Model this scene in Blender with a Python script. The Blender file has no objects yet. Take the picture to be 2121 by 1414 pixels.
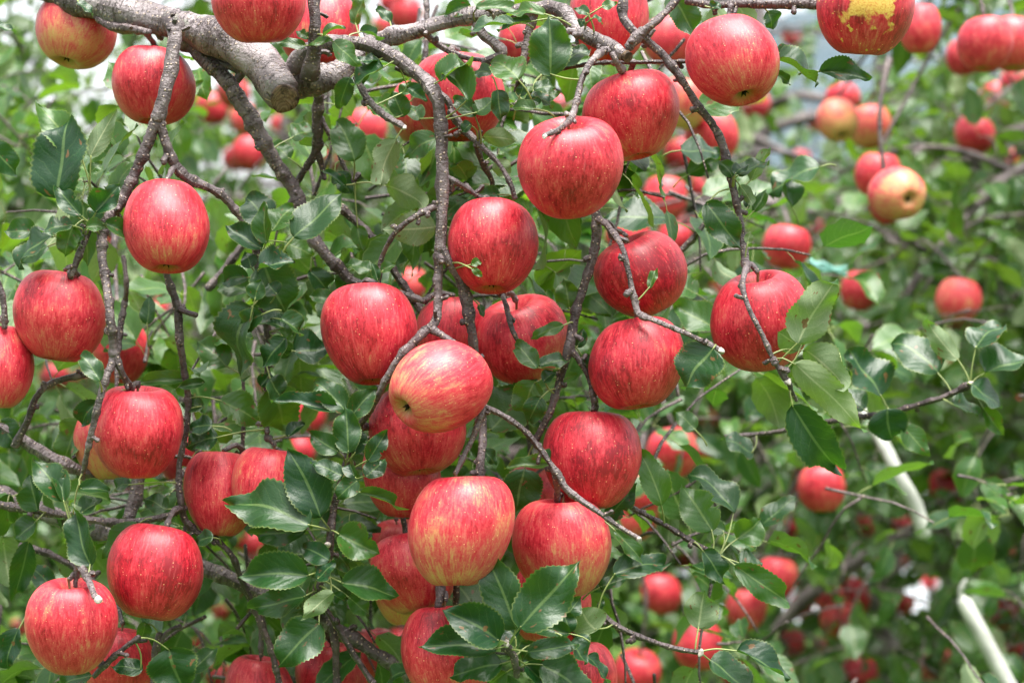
import bpy, math, random
import numpy as np
from mathutils import Vector, Matrix, Euler

R = random.Random(7)
sc = bpy.context.scene
COL = sc.collection
rad = math.radians

# ------------------------------------------------------------------ camera, world, sun, exposure
CZ = 1.5            # eye height
F = 1.86            # distance to the branches in focus
LENS, SENSOR = 70.0, 36.0
PXW = 2121.0
cam_d = bpy.data.cameras.new('camera')
cam = bpy.data.objects.new('camera', cam_d)
COL.objects.link(cam)
cam.location = (0, 0, CZ)
cam.rotation_euler = (rad(90), 0, 0)
cam_d.lens, cam_d.sensor_width = LENS, SENSOR
cam_d.clip_start, cam_d.clip_end = 0.05, 4000
cam_d.dof.use_dof = True
cam_d.dof.focus_distance = F - 0.03
cam_d.dof.aperture_fstop = 5.4
cam_d.dof.aperture_blades = 9
sc.camera = cam

SUN_EL, SUN_AZ = 78.0, 150.0      # bright part of the overcast: almost overhead, a little behind the camera
world = bpy.data.worlds.new('World')
sc.world = world
world.use_nodes = True
wn = world.node_tree
wn.nodes.clear()
w_out = wn.nodes.new('ShaderNodeOutputWorld')
w_bg = wn.nodes.new('ShaderNodeBackground')
w_sky = wn.nodes.new('ShaderNodeTexSky')
w_sky.sky_type = 'NISHITA'
w_sky.sun_disc = False
w_sky.sun_elevation = rad(SUN_EL)
w_sky.sun_rotation = rad(SUN_AZ)
w_sky.air_density, w_sky.dust_density, w_sky.ozone_density = 1.0, 4.0, 1.0
w_hs = wn.nodes.new('ShaderNodeHueSaturation')
w_hs.inputs['Saturation'].default_value = 0.22      # thin white overcast
wn.links.new(w_sky.outputs[0], w_hs.inputs['Color'])
wn.links.new(w_hs.outputs[0], w_bg.inputs['Color'])
w_bg.inputs['Strength'].default_value = 0.09
wn.links.new(w_bg.outputs[0], w_out.inputs['Surface'])

sun_d = bpy.data.lights.new('sun', 'SUN')
sun_d.energy = 2.1
sun_d.angle = rad(48)
sun_d.color = (1.0, 0.96, 0.9)
sun = bpy.data.objects.new('sun', sun_d)
COL.objects.link(sun)
a, e = rad(SUN_AZ), rad(SUN_EL)
sdir = Vector((math.sin(a) * math.cos(e), math.cos(a) * math.cos(e), math.sin(e)))
sun.rotation_euler = sdir.to_track_quat('Z', 'Y').to_euler()
sun.location = (0, 0, 30)

sc.view_settings.view_transform = 'Standard'
sc.view_settings.look = 'None'
sc.view_settings.gamma = 1
sc.view_settings.exposure = 2.35
sc.view_settings.use_curve_mapping = False
cy = sc.cycles
cy.max_bounces, cy.diffuse_bounces, cy.glossy_bounces, cy.transmission_bounces = 7, 4, 2, 4
cy.use_denoising = True
cy.caustics_reflective = cy.caustics_refractive = False


def P(px, py, d=0.0, y=None):
    """The point at distance y (or F + d) that shows at photo pixel (px, py)."""
    Y = F + d if y is None else y
    k = SENSOR / LENS / PXW * Y
    return Vector(((px - 1060.5) * k, Y, CZ - (py - 707.0) * k))


def PX(d=0.0, y=None):
    return SENSOR / LENS / PXW * (F + d if y is None else y)


# ------------------------------------------------------------------ node helpers
class NT:
    def __init__(self, name):
        self.m = bpy.data.materials.new(name)
        self.m.use_nodes = True
        self.t = self.m.node_tree
        self.t.nodes.clear()
        self.out = self.n('ShaderNodeOutputMaterial')

    def n(self, t, **kw):
        o = self.t.nodes.new(t)
        for k, v in kw.items():
            setattr(o, k, v)
        return o

    def put(self, sock, v):
        if isinstance(v, bpy.types.NodeSocket):
            self.t.links.new(v, sock)
        elif v is not None:
            if isinstance(v, (tuple, list)) and len(v) == 3 and sock.type == 'RGBA':
                v = (*v, 1)
            sock.default_value = v

    def math(self, op, a, b=None, c=None, clamp=False):
        o = self.n('ShaderNodeMath', operation=op, use_clamp=clamp)
        for s, v in zip(o.inputs, (a, b, c)):
            self.put(s, v)
        return o.outputs[0]

    def vmath(self, op, a, b=None):
        o = self.n('ShaderNodeVectorMath', operation=op)
        self.put(o.inputs[0], a)
        if b is not None:
            self.put(o.inputs[1], b)
        return o.outputs[0]

    def mix(self, f, a, b, mode='MIX'):
        o = self.n('ShaderNodeMix', data_type='RGBA', blend_type=mode)
        self.put(o.inputs[0], f)
        self.put(o.inputs[6], a)
        self.put(o.inputs[7], b)
        return o.outputs[2]

    def mapr(self, v, a, b, c=0.0, d=1.0, smooth=True):
        o = self.n('ShaderNodeMapRange', clamp=True)
        if smooth:
            o.interpolation_type = 'SMOOTHSTEP'
        for s, x in zip(o.inputs, (v, a, b, c, d)):
            self.put(s, x)
        return o.outputs[0]

    def noise(self, vec, scale, detail=3.0, rough=0.55, dist=0.0):
        o = self.n('ShaderNodeTexNoise')
        self.put(o.inputs['Vector'], vec)
        for k, v in (('Scale', scale), ('Detail', detail), ('Roughness', rough), ('Distortion', dist)):
            self.put(o.inputs[k], v)
        return o.outputs[0]

    def voro(self, vec, scale):
        o = self.n('ShaderNodeTexVoronoi')
        self.put(o.inputs['Vector'], vec)
        self.put(o.inputs['Scale'], scale)
        return o.outputs['Distance'], o.outputs['Color']

    def ramp(self, f, stops):
        o = self.n('ShaderNodeValToRGB')
        el = o.color_ramp.elements
        while len(el) < len(stops):
            el.new(0.5)
        for e_, (p, c) in zip(el, stops):
            e_.position, e_.color = p, (*c, 1)
        self.put(o.inputs[0], f)
        return o.outputs[0]

    def sep(self, v):
        o = self.n('ShaderNodeSeparateXYZ')
        self.put(o.inputs[0], v)
        return o.outputs

    def comb(self, x, y, z):
        o = self.n('ShaderNodeCombineXYZ')
        for s, v in zip(o.inputs, (x, y, z)):
            self.put(s, v)
        return o.outputs[0]

    def bump(self, h, strength, dist):
        o = self.n('ShaderNodeBump')
        self.put(o.inputs['Height'], h)
        self.put(o.inputs['Strength'], strength)
        self.put(o.inputs['Distance'], dist)
        return o.outputs[0]

    def bsdf(self, **kw):
        o = self.n('ShaderNodeBsdfPrincipled')
        for k, v in kw.items():
            self.put(o.inputs[k.replace('_', ' ')], v)
        return o

    def done(self, sh):
        self.t.links.new(sh, self.out.inputs['Surface'])
        return self.m


def plain(name, col, rough=0.7, spec=0.3, var=0.3, scale=20.0, bump=0.0):
    N = NT(name)
    tc = N.n('ShaderNodeTexCoord').outputs['Object']
    nz = N.noise(tc, scale, 4)
    dark = tuple(c * (1 - var) for c in col)
    lite = tuple(min(1, c * (1 + var)) for c in col)
    c = N.mix(N.mapr(nz, 0.3, 0.7), dark, lite)
    b = N.bsdf(Base_Color=c, Roughness=rough, Specular_IOR_Level=spec)
    if bump:
        N.put(b.inputs['Normal'], N.bump(nz, bump, 0.002))
    return N.done(b.outputs[0])


# ------------------------------------------------------------------ materials
def apple_material(name, russet=None):
    """Red skin over yellow in meridian streaks, pale lenticels. Object colour: r = how yellow, g = how dark, b = pattern seed."""
    N = NT(name)
    pos = N.n('ShaderNodeTexCoord').outputs['Object']
    oi = N.n('ShaderNodeObjectInfo')
    r_, g_, b_ = N.sep(oi.outputs['Color'])
    seed = N.math('MULTIPLY', b_, 60.0)
    x, y, z = N.sep(pos)
    rho = N.math('ADD', N.math('SQRT', N.math('ADD', N.math('MULTIPLY', x, x), N.math('MULTIPLY', y, y))), 0.06)
    cx, cyy = N.math('DIVIDE', x, rho), N.math('DIVIDE', y, rho)
    s1 = N.noise(N.comb(N.math('ADD', cx, seed), cyy, N.math('MULTIPLY', z, 0.42)), 6.5, 4, 0.62, 0.5)
    s2 = N.noise(N.comb(cx, N.math('ADD', cyy, seed), N.math('MULTIPLY', z, 0.24)), 24.0, 3, 0.65, 0.4)
    off = N.vmath('ADD', pos, N.comb(seed, seed, 0.0))
    s3 = N.noise(off, 1.25, 2, 0.5)
    s4 = N.noise(off, 26.0, 3, 0.6)
    # redness
    f = N.math('MULTIPLY_ADD', N.math('SUBTRACT', s1, 0.5), 0.95, 0.83)
    f = N.math('MULTIPLY_ADD', N.math('SUBTRACT', s2, 0.5), 0.95, f)
    f = N.math('MULTIPLY_ADD', N.math('SUBTRACT', s3, 0.5), 0.9, f)
    f = N.math('MULTIPLY_ADD', N.math('SUBTRACT', s4, 0.5), 0.55, f)
    low = N.mapr(z, 0.15, -1.0)
    f = N.math('SUBTRACT', f, N.math('MULTIPLY', low, N.math('MULTIPLY_ADD', r_, 0.30, 0.07)))
    f = N.math('SUBTRACT', f, N.math('MULTIPLY', r_, 0.38))
    f = N.math('ADD', f, N.math('MULTIPLY', g_, 0.18), clamp=True)
    col = N.ramp(f, [(0.0, (0.50, 0.29, 0.10)), (0.24, (0.54, 0.20, 0.095)), (0.44, (0.52, 0.085, 0.070)),
                     (0.62, (0.53, 0.030, 0.048)), (0.84, (0.39, 0.010, 0.023)), (1.0, (0.22, 0.004, 0.012))])
    # pale pinkish rays
    ray = N.mapr(N.noise(N.comb(N.math('MULTIPLY', cx, 2.2), N.math('ADD', N.math('MULTIPLY', cyy, 2.2), seed), N.math('MULTIPLY', z, 0.35)), 9.0, 2, 0.5), 0.55, 0.75)
    col = N.mix(N.math('MULTIPLY', ray, 0.32), col, (0.64, 0.14, 0.14))
    # greenish calyx basin and russet stem cavity
    nearaxis = N.mapr(rho, 0.42, 0.10)
    cal = N.math('MULTIPLY', nearaxis, N.mapr(z, -0.45, -0.8))
    col = N.mix(N.math('MULTIPLY', cal, 0.75), col, (0.24, 0.20, 0.045))
    cav = N.math('MULTIPLY', N.mapr(rho, 0.36, 0.1), N.mapr(z, 0.5, 0.7))
    col = N.mix(N.math('MULTIPLY', cav, 0.75), col, (0.42, 0.27, 0.09))
    # lenticels
    d1, c1 = N.voro(off, 14.0)
    rnd = N.sep(c1)[0]
    rnd2 = N.sep(c1)[1]
    size = N.math('MULTIPLY_ADD', N.math('MULTIPLY', rnd2, rnd2), 0.13, 0.085)
    dot = N.mapr(N.math('DIVIDE', d1, size), 1.0, 0.55)
    dot = N.math('MULTIPLY', dot, N.math('GREATER_THAN', rnd, 0.34))
    col = N.mix(N.math('MULTIPLY', dot, 0.75), col, (0.80, 0.50, 0.24))
    if russet:
        dv = N.vmath('SUBTRACT', pos, tuple(russet))
        ln = N.n('ShaderNodeVectorMath', operation='LENGTH')
        N.put(ln.inputs[0], dv)
        nn = N.noise(off, 2.6, 4, 0.55, 0.3)
        m1 = N.math('SUBTRACT', N.math('MULTIPLY', nn, 1.3), N.math('MULTIPLY', ln.outputs['Value'], 0.70))
        msk = N.math('MAXIMUM', N.mapr(m1, 0.20, 0.34), N.mapr(N.noise(off, 4.2, 3, 0.5), 0.665, 0.69))
        col = N.mix(N.math('MULTIPLY', msk, N.mapr(s4, .30, .5, .55, .95)), col, N.mix(N.mapr(s4, .35, .65), (0.62, 0.36, 0.06), (0.70, 0.46, 0.12)))
    sc_ = N.math('MULTIPLY', N.mapr(N.noise(off, 3.4, 4, 0.65, 0.4), 0.735, 0.765), 0.6)
    col = N.mix(sc_, col, (0.26, 0.13, 0.05))
    vein = N.noise(off, 60.0, 2)
    nrm = N.bump(N.math('ADD', N.math('MULTIPLY', vein, 0.4), N.math('MULTIPLY', dot, 0.5)), 0.10, 0.02)
    b = N.bsdf(Base_Color=col, Roughness=N.math('MULTIPLY_ADD', s3, 0.16, 0.36), Specular_IOR_Level=0.36, Normal=nrm)
    N.put(b.inputs['Coat Weight'], 0.10)
    N.put(b.inputs['Coat Roughness'], 0.28)
    N.put(b.inputs['Sheen Weight'], 0.03)
    N.put(b.inputs['Sheen Roughness'], 0.4)
    N.put(b.inputs['Sheen Tint'], (1.0, 0.75, 0.75, 1))
    return N.done(b.outputs[0])


def leaf_material():
    """UV: u across (0..1), v from base to tip. Tone: point attribute 'tone' plus object colour red."""
    N = NT('apple_leaf_surface')
    uv = N.n('ShaderNodeUVMap').outputs[0]
    u, v, _ = N.sep(uv)
    at = N.n('ShaderNodeAttribute', attribute_name='tone').outputs['Fac']
    oi = N.n('ShaderNodeObjectInfo')
    r_, g_, b_ = N.sep(oi.outputs['Color'])
    tone = N.math('ADD', at, r_, clamp=True)
    rnd = N.math('FRACT', N.math('ADD', N.math('MULTIPLY', at, 37.7), g_))
    geo = N.n('ShaderNodeNewGeometry')
    back = geo.outputs['Backfacing']
    au = N.math('MULTIPLY', N.math('ABSOLUTE', N.math('SUBTRACT', u, 0.5)), 2.0)
    tc = N.n('ShaderNodeTexCoord').outputs['Object']
    seedv = N.vmath('ADD', N.comb(u, v, 0.0), N.comb(N.math('MULTIPLY', rnd, 31.0), N.math('MULTIPLY', rnd, 17.0), 0.0))
    nz = N.noise(seedv, 3.0, 3)
    # side veins sweep toward the tip
    ph = N.math('SUBTRACT', N.math('MULTIPLY', v, 7.0), N.math('MULTIPLY', N.math('POWER', au, 1.25), 1.9))
    ph = N.math('MULTIPLY_ADD', N.math('SUBTRACT', nz, 0.5), 1.3, ph)
    fr = N.math('ABSOLUTE', N.math('SUBTRACT', N.math('FRACT', ph), 0.5))
    side = N.math('MULTIPLY', N.mapr(fr, 0.045, 0.0), N.mapr(au, 1.0, 0.75))
    mid = N.mapr(au, 0.085, 0.03)
    veins = N.math('MAXIMUM', N.math('MULTIPLY', side, 0.6), mid)
    quilt = N.mapr(fr, 0.0, 0.5)
    fine = N.noise(seedv, 30.0, 3)
    # top
    top = N.mix(tone, (0.005, 0.036, 0.011), (0.055, 0.145, 0.016))
    top = N.mix(N.mapr(nz, 0.35, 0.7, 0.0, 0.35), top, N.mix(tone, (0.008, 0.050, 0.014), (0.08, 0.175, 0.022)))
    top = N.mix(N.math('MULTIPLY', N.math('MAXIMUM', N.math('MULTIPLY', side, 0.4), mid), 0.6), top, N.mix(tone, (0.13, 0.22, 0.07), (0.26, 0.34, 0.09)))
    bot = N.mix(tone, (0.190, 0.255, 0.155), (0.235, 0.295, 0.145))
    bot = N.mix(N.math('MULTIPLY', veins, 0.85), bot, (0.46, 0.50, 0.30))
    bot = N.mix(N.math('MULTIPLY', N.mapr(fine, .4, .65), 0.25), bot, (0.09, 0.15, 0.05))
    col = N.mix(back, top, bot)
    # pale margin, brown bites and specks
    col = N.mix(N.math('MULTIPLY', N.mapr(au, 0.90, 0.99), 0.45), col, (0.22, 0.27, 0.07))
    sp = N.noise(seedv, 5.5, 2, 0.5)
    spot = N.math('MULTIPLY', N.mapr(sp, 0.655, 0.685), N.math('GREATER_THAN', rnd, 0.35))
    col = N.mix(N.math('MULTIPLY', spot, 0.85), col, (0.16, 0.085, 0.03))
    tr = N.mix(tone, (0.035, 0.125, 0.006), (0.22, 0.40, 0.016))
    tr = N.mix(N.math('MULTIPLY', veins, 0.35), tr, (0.10, 0.17, 0.03))
    tr = N.mix(spot, tr, (0.08, 0.04, 0.01))
    nrm = N.bump(N.math('ADD', N.math('MULTIPLY', quilt, 0.25), N.math('MULTIPLY', fine, 0.6)), 0.13, 0.012)
    rough = N.mix(back, (0.27, 0.27, 0.27), (0.7, 0.7, 0.7))
    rough = N.math('ADD', N.math('MULTIPLY', nz, 0.12), N.sep(rough)[0])
    b = N.bsdf(Base_Color=col, Roughness=rough, Normal=nrm)
    N.put(b.inputs['Specular IOR Level'], N.math('MULTIPLY_ADD', back, -0.25, 0.49))
    t = N.n('ShaderNodeBsdfTranslucent')
    N.put(t.inputs['Color'], tr)
    N.put(t.inputs['Normal'], nrm)
    ms = N.n('ShaderNodeMixShader')
    N.put(ms.inputs[0], 0.33)
    N.t.links.new(b.outputs[0], ms.inputs[1])
    N.t.links.new(t.outputs[0], ms.inputs[2])
    return N.done(ms.outputs[0])


def bark_material():
    """UV in metres (u round the branch, v along it). Object colour red: 0 young purple-brown twig, 1 old grey limb."""
    N = NT('apple_bark')
    uv = N.n('ShaderNodeUVMap').outputs[0]
    u, v, _ = N.sep(uv)
    oi = N.n('ShaderNodeObjectInfo')
    age = N.sep(oi.outputs['Color'])[0]
    tc = N.n('ShaderNodeTexCoord').outputs['Object']
    big = N.noise(tc, 22.0, 4, 0.6)
    med = N.noise(tc, 90.0, 4, 0.6)
    finen = N.noise(tc, 420.0, 3, 0.6)
    c0 = N.mix(N.mapr(big, 0.35, 0.65), (0.018, 0.009, 0.010), (0.066, 0.038, 0.038))
    c1 = N.mix(N.mapr(big, 0.35, 0.65), (0.060, 0.042, 0.043), (0.245, 0.208, 0.214))
    col = N.mix(age, c0, c1)
    col = N.mix(N.mapr(med, 0.52, 0.72, 0.0, 0.6), col, N.mix(age, (0.13, 0.09, 0.085), (0.33, 0.29, 0.28)))
    blot = N.math('MULTIPLY', N.mapr(N.noise(tc, 48.0, 5, 0.7, 0.8), 0.53, 0.60), N.mapr(N.noise(tc, 13.0, 2), .42, .6))
    col = N.mix(N.math('MULTIPLY', blot, 0.7), col, N.mix(age, (0.022, 0.012, 0.011), (0.052, 0.038, 0.034)))
    # rings round the branch
    rv = N.noise(N.comb(N.math('MULTIPLY', u, 70.0), N.math('MULTIPLY', v, 400.0), 0.0), 1.0, 3, 0.6)
    ring = N.mapr(rv, 0.55, 0.62)
    ring = N.math('MULTIPLY', ring, N.mapr(N.noise(N.comb(0.0, N.math('MULTIPLY', v, 22.0), 0.0), 1.0, 2), 0.38, 0.55))
    col = N.mix(N.math('MULTIPLY', ring, 0.65), col, (0.045, 0.028, 0.024))
    # lenticels: small pale warts lying across
    d1, cc = N.voro(N.comb(N.math('MULTIPLY', u, 260.0), N.math('MULTIPLY', v, 330.0), 0.0), 1.0)
    dot = N.math('MULTIPLY', N.mapr(d1, 0.40, 0.22), N.math('GREATER_THAN', N.sep(cc)[0], 0.58))
    col = N.mix(N.math('MULTIPLY', dot, 0.9), col, (0.42, 0.33, 0.26))
    # grey-green lichen film on older wood
    li = N.math('MULTIPLY', N.mapr(N.noise(tc, 34.0, 5, 0.65), 0.60, 0.68), age)
    col = N.mix(N.math('MULTIPLY', li, 0.5), col, (0.27, 0.29, 0.22))
    h = N.math('ADD', N.math('MULTIPLY', med, 0.8), N.math('MULTIPLY', finen, 0.35))
    h = N.math('ADD', h, N.math('MULTIPLY', dot, 0.6))
    h = N.math('SUBTRACT', h, N.math('MULTIPLY', ring, 0.9))
    b = N.bsdf(Base_Color=col, Roughness=N.math('MULTIPLY_ADD', med, 0.25, 0.38), Specular_IOR_Level=0.5,
               Normal=N.bump(h, 1.0, 0.0036))
    return N.done(b.outputs[0])


def cut_material():
    N = NT('sawn_wood')
    tc = N.n('ShaderNodeTexCoord').outputs['Object']
    wv = N.n('ShaderNodeTexWave', wave_type='RINGS', rings_direction='Z')
    N.put(wv.inputs['Vector'], tc)
    for k, s in (('Scale', 160.0), ('Distortion', 4.0), ('Detail', 3.0), ('Detail Scale', 1.5)):
        N.put(wv.inputs[k], s)
    c = N.mix(wv.outputs['Fac'], (0.095, 0.060, 0.036), (0.155, 0.105, 0.062))
    c = N.mix(N.mapr(N.noise(tc, 75.0, 5, 0.7), 0.47, 0.6), c, (0.035, 0.024, 0.017))
    b = N.bsdf(Base_Color=c, Roughness=0.8, Specular_IOR_Level=0.2)
    return N.done(b.outputs[0])


M_APPLE = apple_material('apple_skin')
M_RUSSET = apple_material('apple_skin_russeted', russet=(0.0, -0.92, 0.24))
M_LEAF = leaf_material()
M_BARK = bark_material()
M_CUT = cut_material()
M_PET = plain('leaf_stalk', (0.20, 0.24, 0.08), 0.5, 0.4, 0.3, 60)
M_STEM = plain('apple_stalk', (0.15, 0.085, 0.04), 0.6, 0.3, 0.4, 40)
M_CALYX = plain('dry_calyx', (0.045, 0.030, 0.018), 0.9, 0.1, 0.4, 30)
M_BUD = plain('grey_bud', (0.40, 0.36, 0.32), 0.8, 0.2, 0.4, 300)
M_POLE = plain('white_painted_pipe', (0.38, 0.39, 0.35), 0.55, 0.35, 0.25, 26, 0.2)
M_TIE = plain('teal_plastic_twine', (0.10, 0.26, 0.22), 0.5, 0.4, 0.3, 40)


# ------------------------------------------------------------------ object helpers
def link(name, me, mats, parent=None, loc=None):
    o = bpy.data.objects.new(name, me)
    COL.objects.link(o)
    if me is not None and mats and not me.materials:
        for m in mats:
            me.materials.append(m)
    if parent is not None:
        o.parent = parent
    if loc is not None:
        o.location = loc
    return o


def tag(o, label=None, cat=None, group=None, kind=None):
    for k, v in (('label', label), ('category', cat), ('group', group), ('kind', kind)):
        if v:
            o[k] = v
    return o


def mesh_from(name, V, Fc, uv=None, mat_idx=None, smooth=True, tone=None):
    me = bpy.data.meshes.new(name)
    me.from_pydata([tuple(v) for v in V], [], Fc)
    if uv is not None:
        lay = me.uv_layers.new(name='UVMap')
        li = np.zeros(len(me.loops), dtype=np.int32)
        me.loops.foreach_get('vertex_index', li)
        arr = np.asarray(uv, dtype=np.float32)[li]
        lay.data.foreach_set('uv', arr.ravel())
    if mat_idx is not None:
        me.polygons.foreach_set('material_index', np.asarray(mat_idx, dtype=np.int32))
    if tone is not None:
        at = me.attributes.new('tone', 'FLOAT', 'POINT')
        at.data.foreach_set('value', np.asarray(tone, dtype=np.float32))
    if smooth:
        me.polygons.foreach_set('use_smooth', np.ones(len(me.polygons), dtype=bool))
    me.update()
    return me


def catmull(pts, step):
    """Smooth path through pts (Vectors with a radius) resampled about every step metres."""
    out = []
    n = len(pts)
    for i in range(n - 1):
        p0, p1, p2, p3 = pts[max(i - 1, 0)], pts[i], pts[i + 1], pts[min(i + 2, n - 1)]
        L = (p2[0] - p1[0]).length
        k = max(2, int(L / step))
        for j in range(k):
            t = j / k
            t2, t3 = t * t, t * t * t
            q = 0.5 * ((2 * p1[0]) + (p2[0] - p0[0]) * t + (2 * p0[0] - 5 * p1[0] + 4 * p2[0] - p3[0]) * t2 + (3 * p1[0] - p0[0] - 3 * p2[0] + p3[0]) * t3)
            out.append((q, p1[1] * (1 - t) + p2[1] * t))
    out.append((pts[-1][0].copy(), pts[-1][1]))
    return out


class Geo:
    def __init__(self):
        self.V, self.F, self.UV, self.M = [], [], [], []

    def ring_tube(self, path, sides, rng, rough=0.06, knots=True, cap=True, mat=0, v0=0.0):
        """path: list of (Vector, radius)."""
        n = len(path)
        if n < 2:
            return
        t = (path[1][0] - path[0][0]).normalized()
        ref = Vector((0, 0, 1)) if abs(t.z) < 0.9 else Vector((1, 0, 0))
        nx = t.cross(ref).normalized()
        base = len(self.V)
        length = v0
        swell = [0.0] * n
        if knots:
            i = rng.randint(2, 8)
            while i < n - 1:
                a_ = rng.uniform(0.12, 0.38)
                for k, f in ((-2, .25), (-1, .75), (0, 1), (1, .6), (2, .15)):
                    if 0 <= i + k < n:
                        swell[i + k] += a_ * f
                i += rng.randint(5, 14)
        jit = [rng.uniform(-1, 1) for _ in range(97)]
        lobes = [(rng.uniform(0, 6.28), rng.uniform(0, 6.28)) for _ in range(3)]
        for i in range(n):
            p, r = path[i]
            tt = (path[min(i + 1, n - 1)][0] - path[max(i - 1, 0)][0])
            if tt.length > 1e-9:
                tt.normalize()
                nx = (nx - tt * nx.dot(tt))
                nx = nx.normalized() if nx.length > 1e-6 else tt.orthogonal().normalized()
            by = tt.cross(nx)
            if i:
                length += (p - path[i - 1][0]).length
            for s in range(sides + 1):
                an = 2 * math.pi * s / sides
                ph = an if s < sides else 0.0
                k = 1 + swell[i] * (1 + 0.4 * math.cos(ph + lobes[0][0]))
                k += rough * (math.sin(2 * ph + lobes[0][0] + length * 60) + 0.8 * math.sin(3 * ph + lobes[1][0] - length * 95) + 0.6 * math.sin(length * 210 + lobes[2][0] + ph))
                rr = r * (k + jit[(i * 31 + s % sides * 7) % 97] * rough * 1.1)
                self.V.append(p + nx * (math.cos(ph) * rr) + by * (math.sin(ph) * rr))
                self.UV.append((an * r, length))
        w = sides + 1
        for i in range(n - 1):
            for s in range(sides):
                a0 = base + i * w + s
                self.F.append((a0, a0 + 1, a0 + w + 1, a0 + w))
                self.M.append(mat)
        if cap:
            for i, rev in ((0, True), (n - 1, False)):
                c = len(self.V)
                dirv = (path[i][0] - path[i + (1 if rev else -1)][0]).normalized()
                self.V.append(path[i][0] + dirv * path[i][1] * 0.45)
                self.UV.append((0, length if not rev else v0))
                for s in range(sides):
                    a0 = base + i * w + s
                    self.F.append((a0 + 1, a0, c) if rev else (a0, a0 + 1, c))
                    self.M.append(mat)

    def mesh(self, name):
        return mesh_from(name, self.V, self.F, self.UV, self.M)


def rand_unit(rng):
    while True:
        v = Vector((rng.uniform(-1, 1), rng.uniform(-1, 1), rng.uniform(-1, 1)))
        if 0.05 < v.length < 1:
            return v.normalized()


# ------------------------------------------------------------------ leaves
def leaf_template(ns, nu, fold, curl, twist, wave, pw, serr, seed, petiole=True, bite=0.0):
    """Blade from (0,0,0) to (0,1,0), widest +-0.5 in x, top side +z; stalk runs back along -y."""
    rng = random.Random(seed)
    V, Fc, UV, Mi = [], [], [], []
    us = [-1 + 2 * i / (nu - 1) for i in range(nu)]
    ph1, ph2 = rng.uniform(0, 6), rng.uniform(0, 6)
    skew = rng.uniform(-0.06, 0.06)
    b_at, b_side = rng.uniform(.35, .75), rng.choice((-1, 1))
    for i in range(ns + 1):
        v = i / ns
        hw = 0.5 * max(0.0, math.sin(math.pi * v ** pw)) ** 0.72 * (1 - 0.42 * v ** 5)
        if v > 0.9:
            hw *= 1 - 0.35 * (v - 0.9) / 0.1
        for u in us:
            e_ = abs(u)
            w = hw
            if serr and e_ > 0.99 and 0 < i < ns:
                w *= 1 + serr * (1 if i % 2 else -1)
            if bite and u * b_side > 0.6:
                w *= 1 - bite * math.exp(-((v - b_at) / 0.09) ** 2) * (0.6 + 0.4 * math.sin(i * 2.1))
            x = u * w
            z = abs(x) * math.tan(fold) * (1 - 0.35 * v)
            z += wave * e_ * math.sin(v * 11 + ph1 + (0 if u > 0 else 2.1)) * (0.3 + v) * 0.5
            z += 0.02 * math.sin(v * 9 + u * 3 + ph2)
            x += skew * math.sin(math.pi * v)
            # twist
            an = twist * v
            x, z = x * math.cos(an) - z * math.sin(an), x * math.sin(an) + z * math.cos(an)
            # curl the tip down: bend along an arc
            th = curl * v
            if abs(curl) > 1e-3:
                yy, zz = math.sin(th) / curl, -(1 - math.cos(th)) / curl
            else:
                yy, zz = v, 0
            V.append(Vector((x, yy + z * math.sin(th), zz + z * math.cos(th))))
            UV.append((u * 0.5 + 0.5, v))
    for i in range(ns):
        for k in range(nu - 1):
            a0 = i * nu + k
            Fc.append((a0, a0 + 1, a0 + nu + 1, a0 + nu))
            Mi.append(0)
    if petiole:
        base = len(V)
        r0 = 0.013
        pts = [(0, 0.06, -0.006), (0, -0.12, 0.0), (0, -0.30, -0.05)]
        for q in pts:
            for an in (90, 210, 330):
                V.append(Vector((q[0] + r0 * math.cos(rad(an)), q[1], q[2] + r0 * math.sin(rad(an)))))
                UV.append((0.5, 0.0))
        for j in range(2):
            for k in range(3):
                a0, a1 = base + j * 3 + k, base + j * 3 + (k + 1) % 3
                Fc.append((a0, a1, a1 + 3, a0 + 3))
                Mi.append(1)
    return V, Fc, UV, Mi


HI, HI_FOLD = [], []
_lr = random.Random(31)
for k in range(14):
    HI_FOLD.append(_lr.uniform(6, 40))
    HI.append(leaf_template(34, 7, rad(HI_FOLD[-1]), _lr.uniform(0.1, 1.35), _lr.uniform(-0.6, 0.6), _lr.uniform(0.06, 0.24),
                            _lr.uniform(0.70, 0.86), 0.042, 100 + k, petiole=False, bite=(0.55 if k in (3, 9) else 0.0)))
HI_TIP = [max(.6, max(v.y for v in t[0])) for t in HI]
HI_ME = [mesh_from('leaf_blade', *t[:3], mat_idx=t[3]) for t in HI]
LO = []
for k in range(9):
    LO.append(leaf_template(9, 4 if k % 2 else 5, rad(_lr.uniform(5, 28)), _lr.uniform(0.2, 1.4), _lr.uniform(-0.5, 0.5), _lr.uniform(0.05, 0.16),
                            _lr.uniform(0.68, 0.86), 0.05, 200 + k, petiole=True))
LO_ME = [mesh_from('leaf_and_stalk', *t[:3], mat_idx=t[3]) for t in LO]
for m_ in HI_ME + LO_ME:
    m_.materials.append(M_LEAF)
    m_.materials.append(M_PET)
LO_NP = [(np.array([tuple(v) for v in t[0]], dtype=np.float32), t[1], np.array(t[2], dtype=np.float32), t[3]) for t in LO]


def leaf_matrix(base, direction, normal, length, width, thick=None):
    yv = direction.normalized()
    zv = (normal - yv * normal.dot(yv))
    zv = zv.normalized() if zv.length > 1e-5 else yv.orthogonal().normalized()
    xv = yv.cross(zv)
    m = Matrix((xv * width, yv * length, zv * (thick or (length + width) / 2))).transposed().to_4x4()
    m.translation = base
    return m


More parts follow.
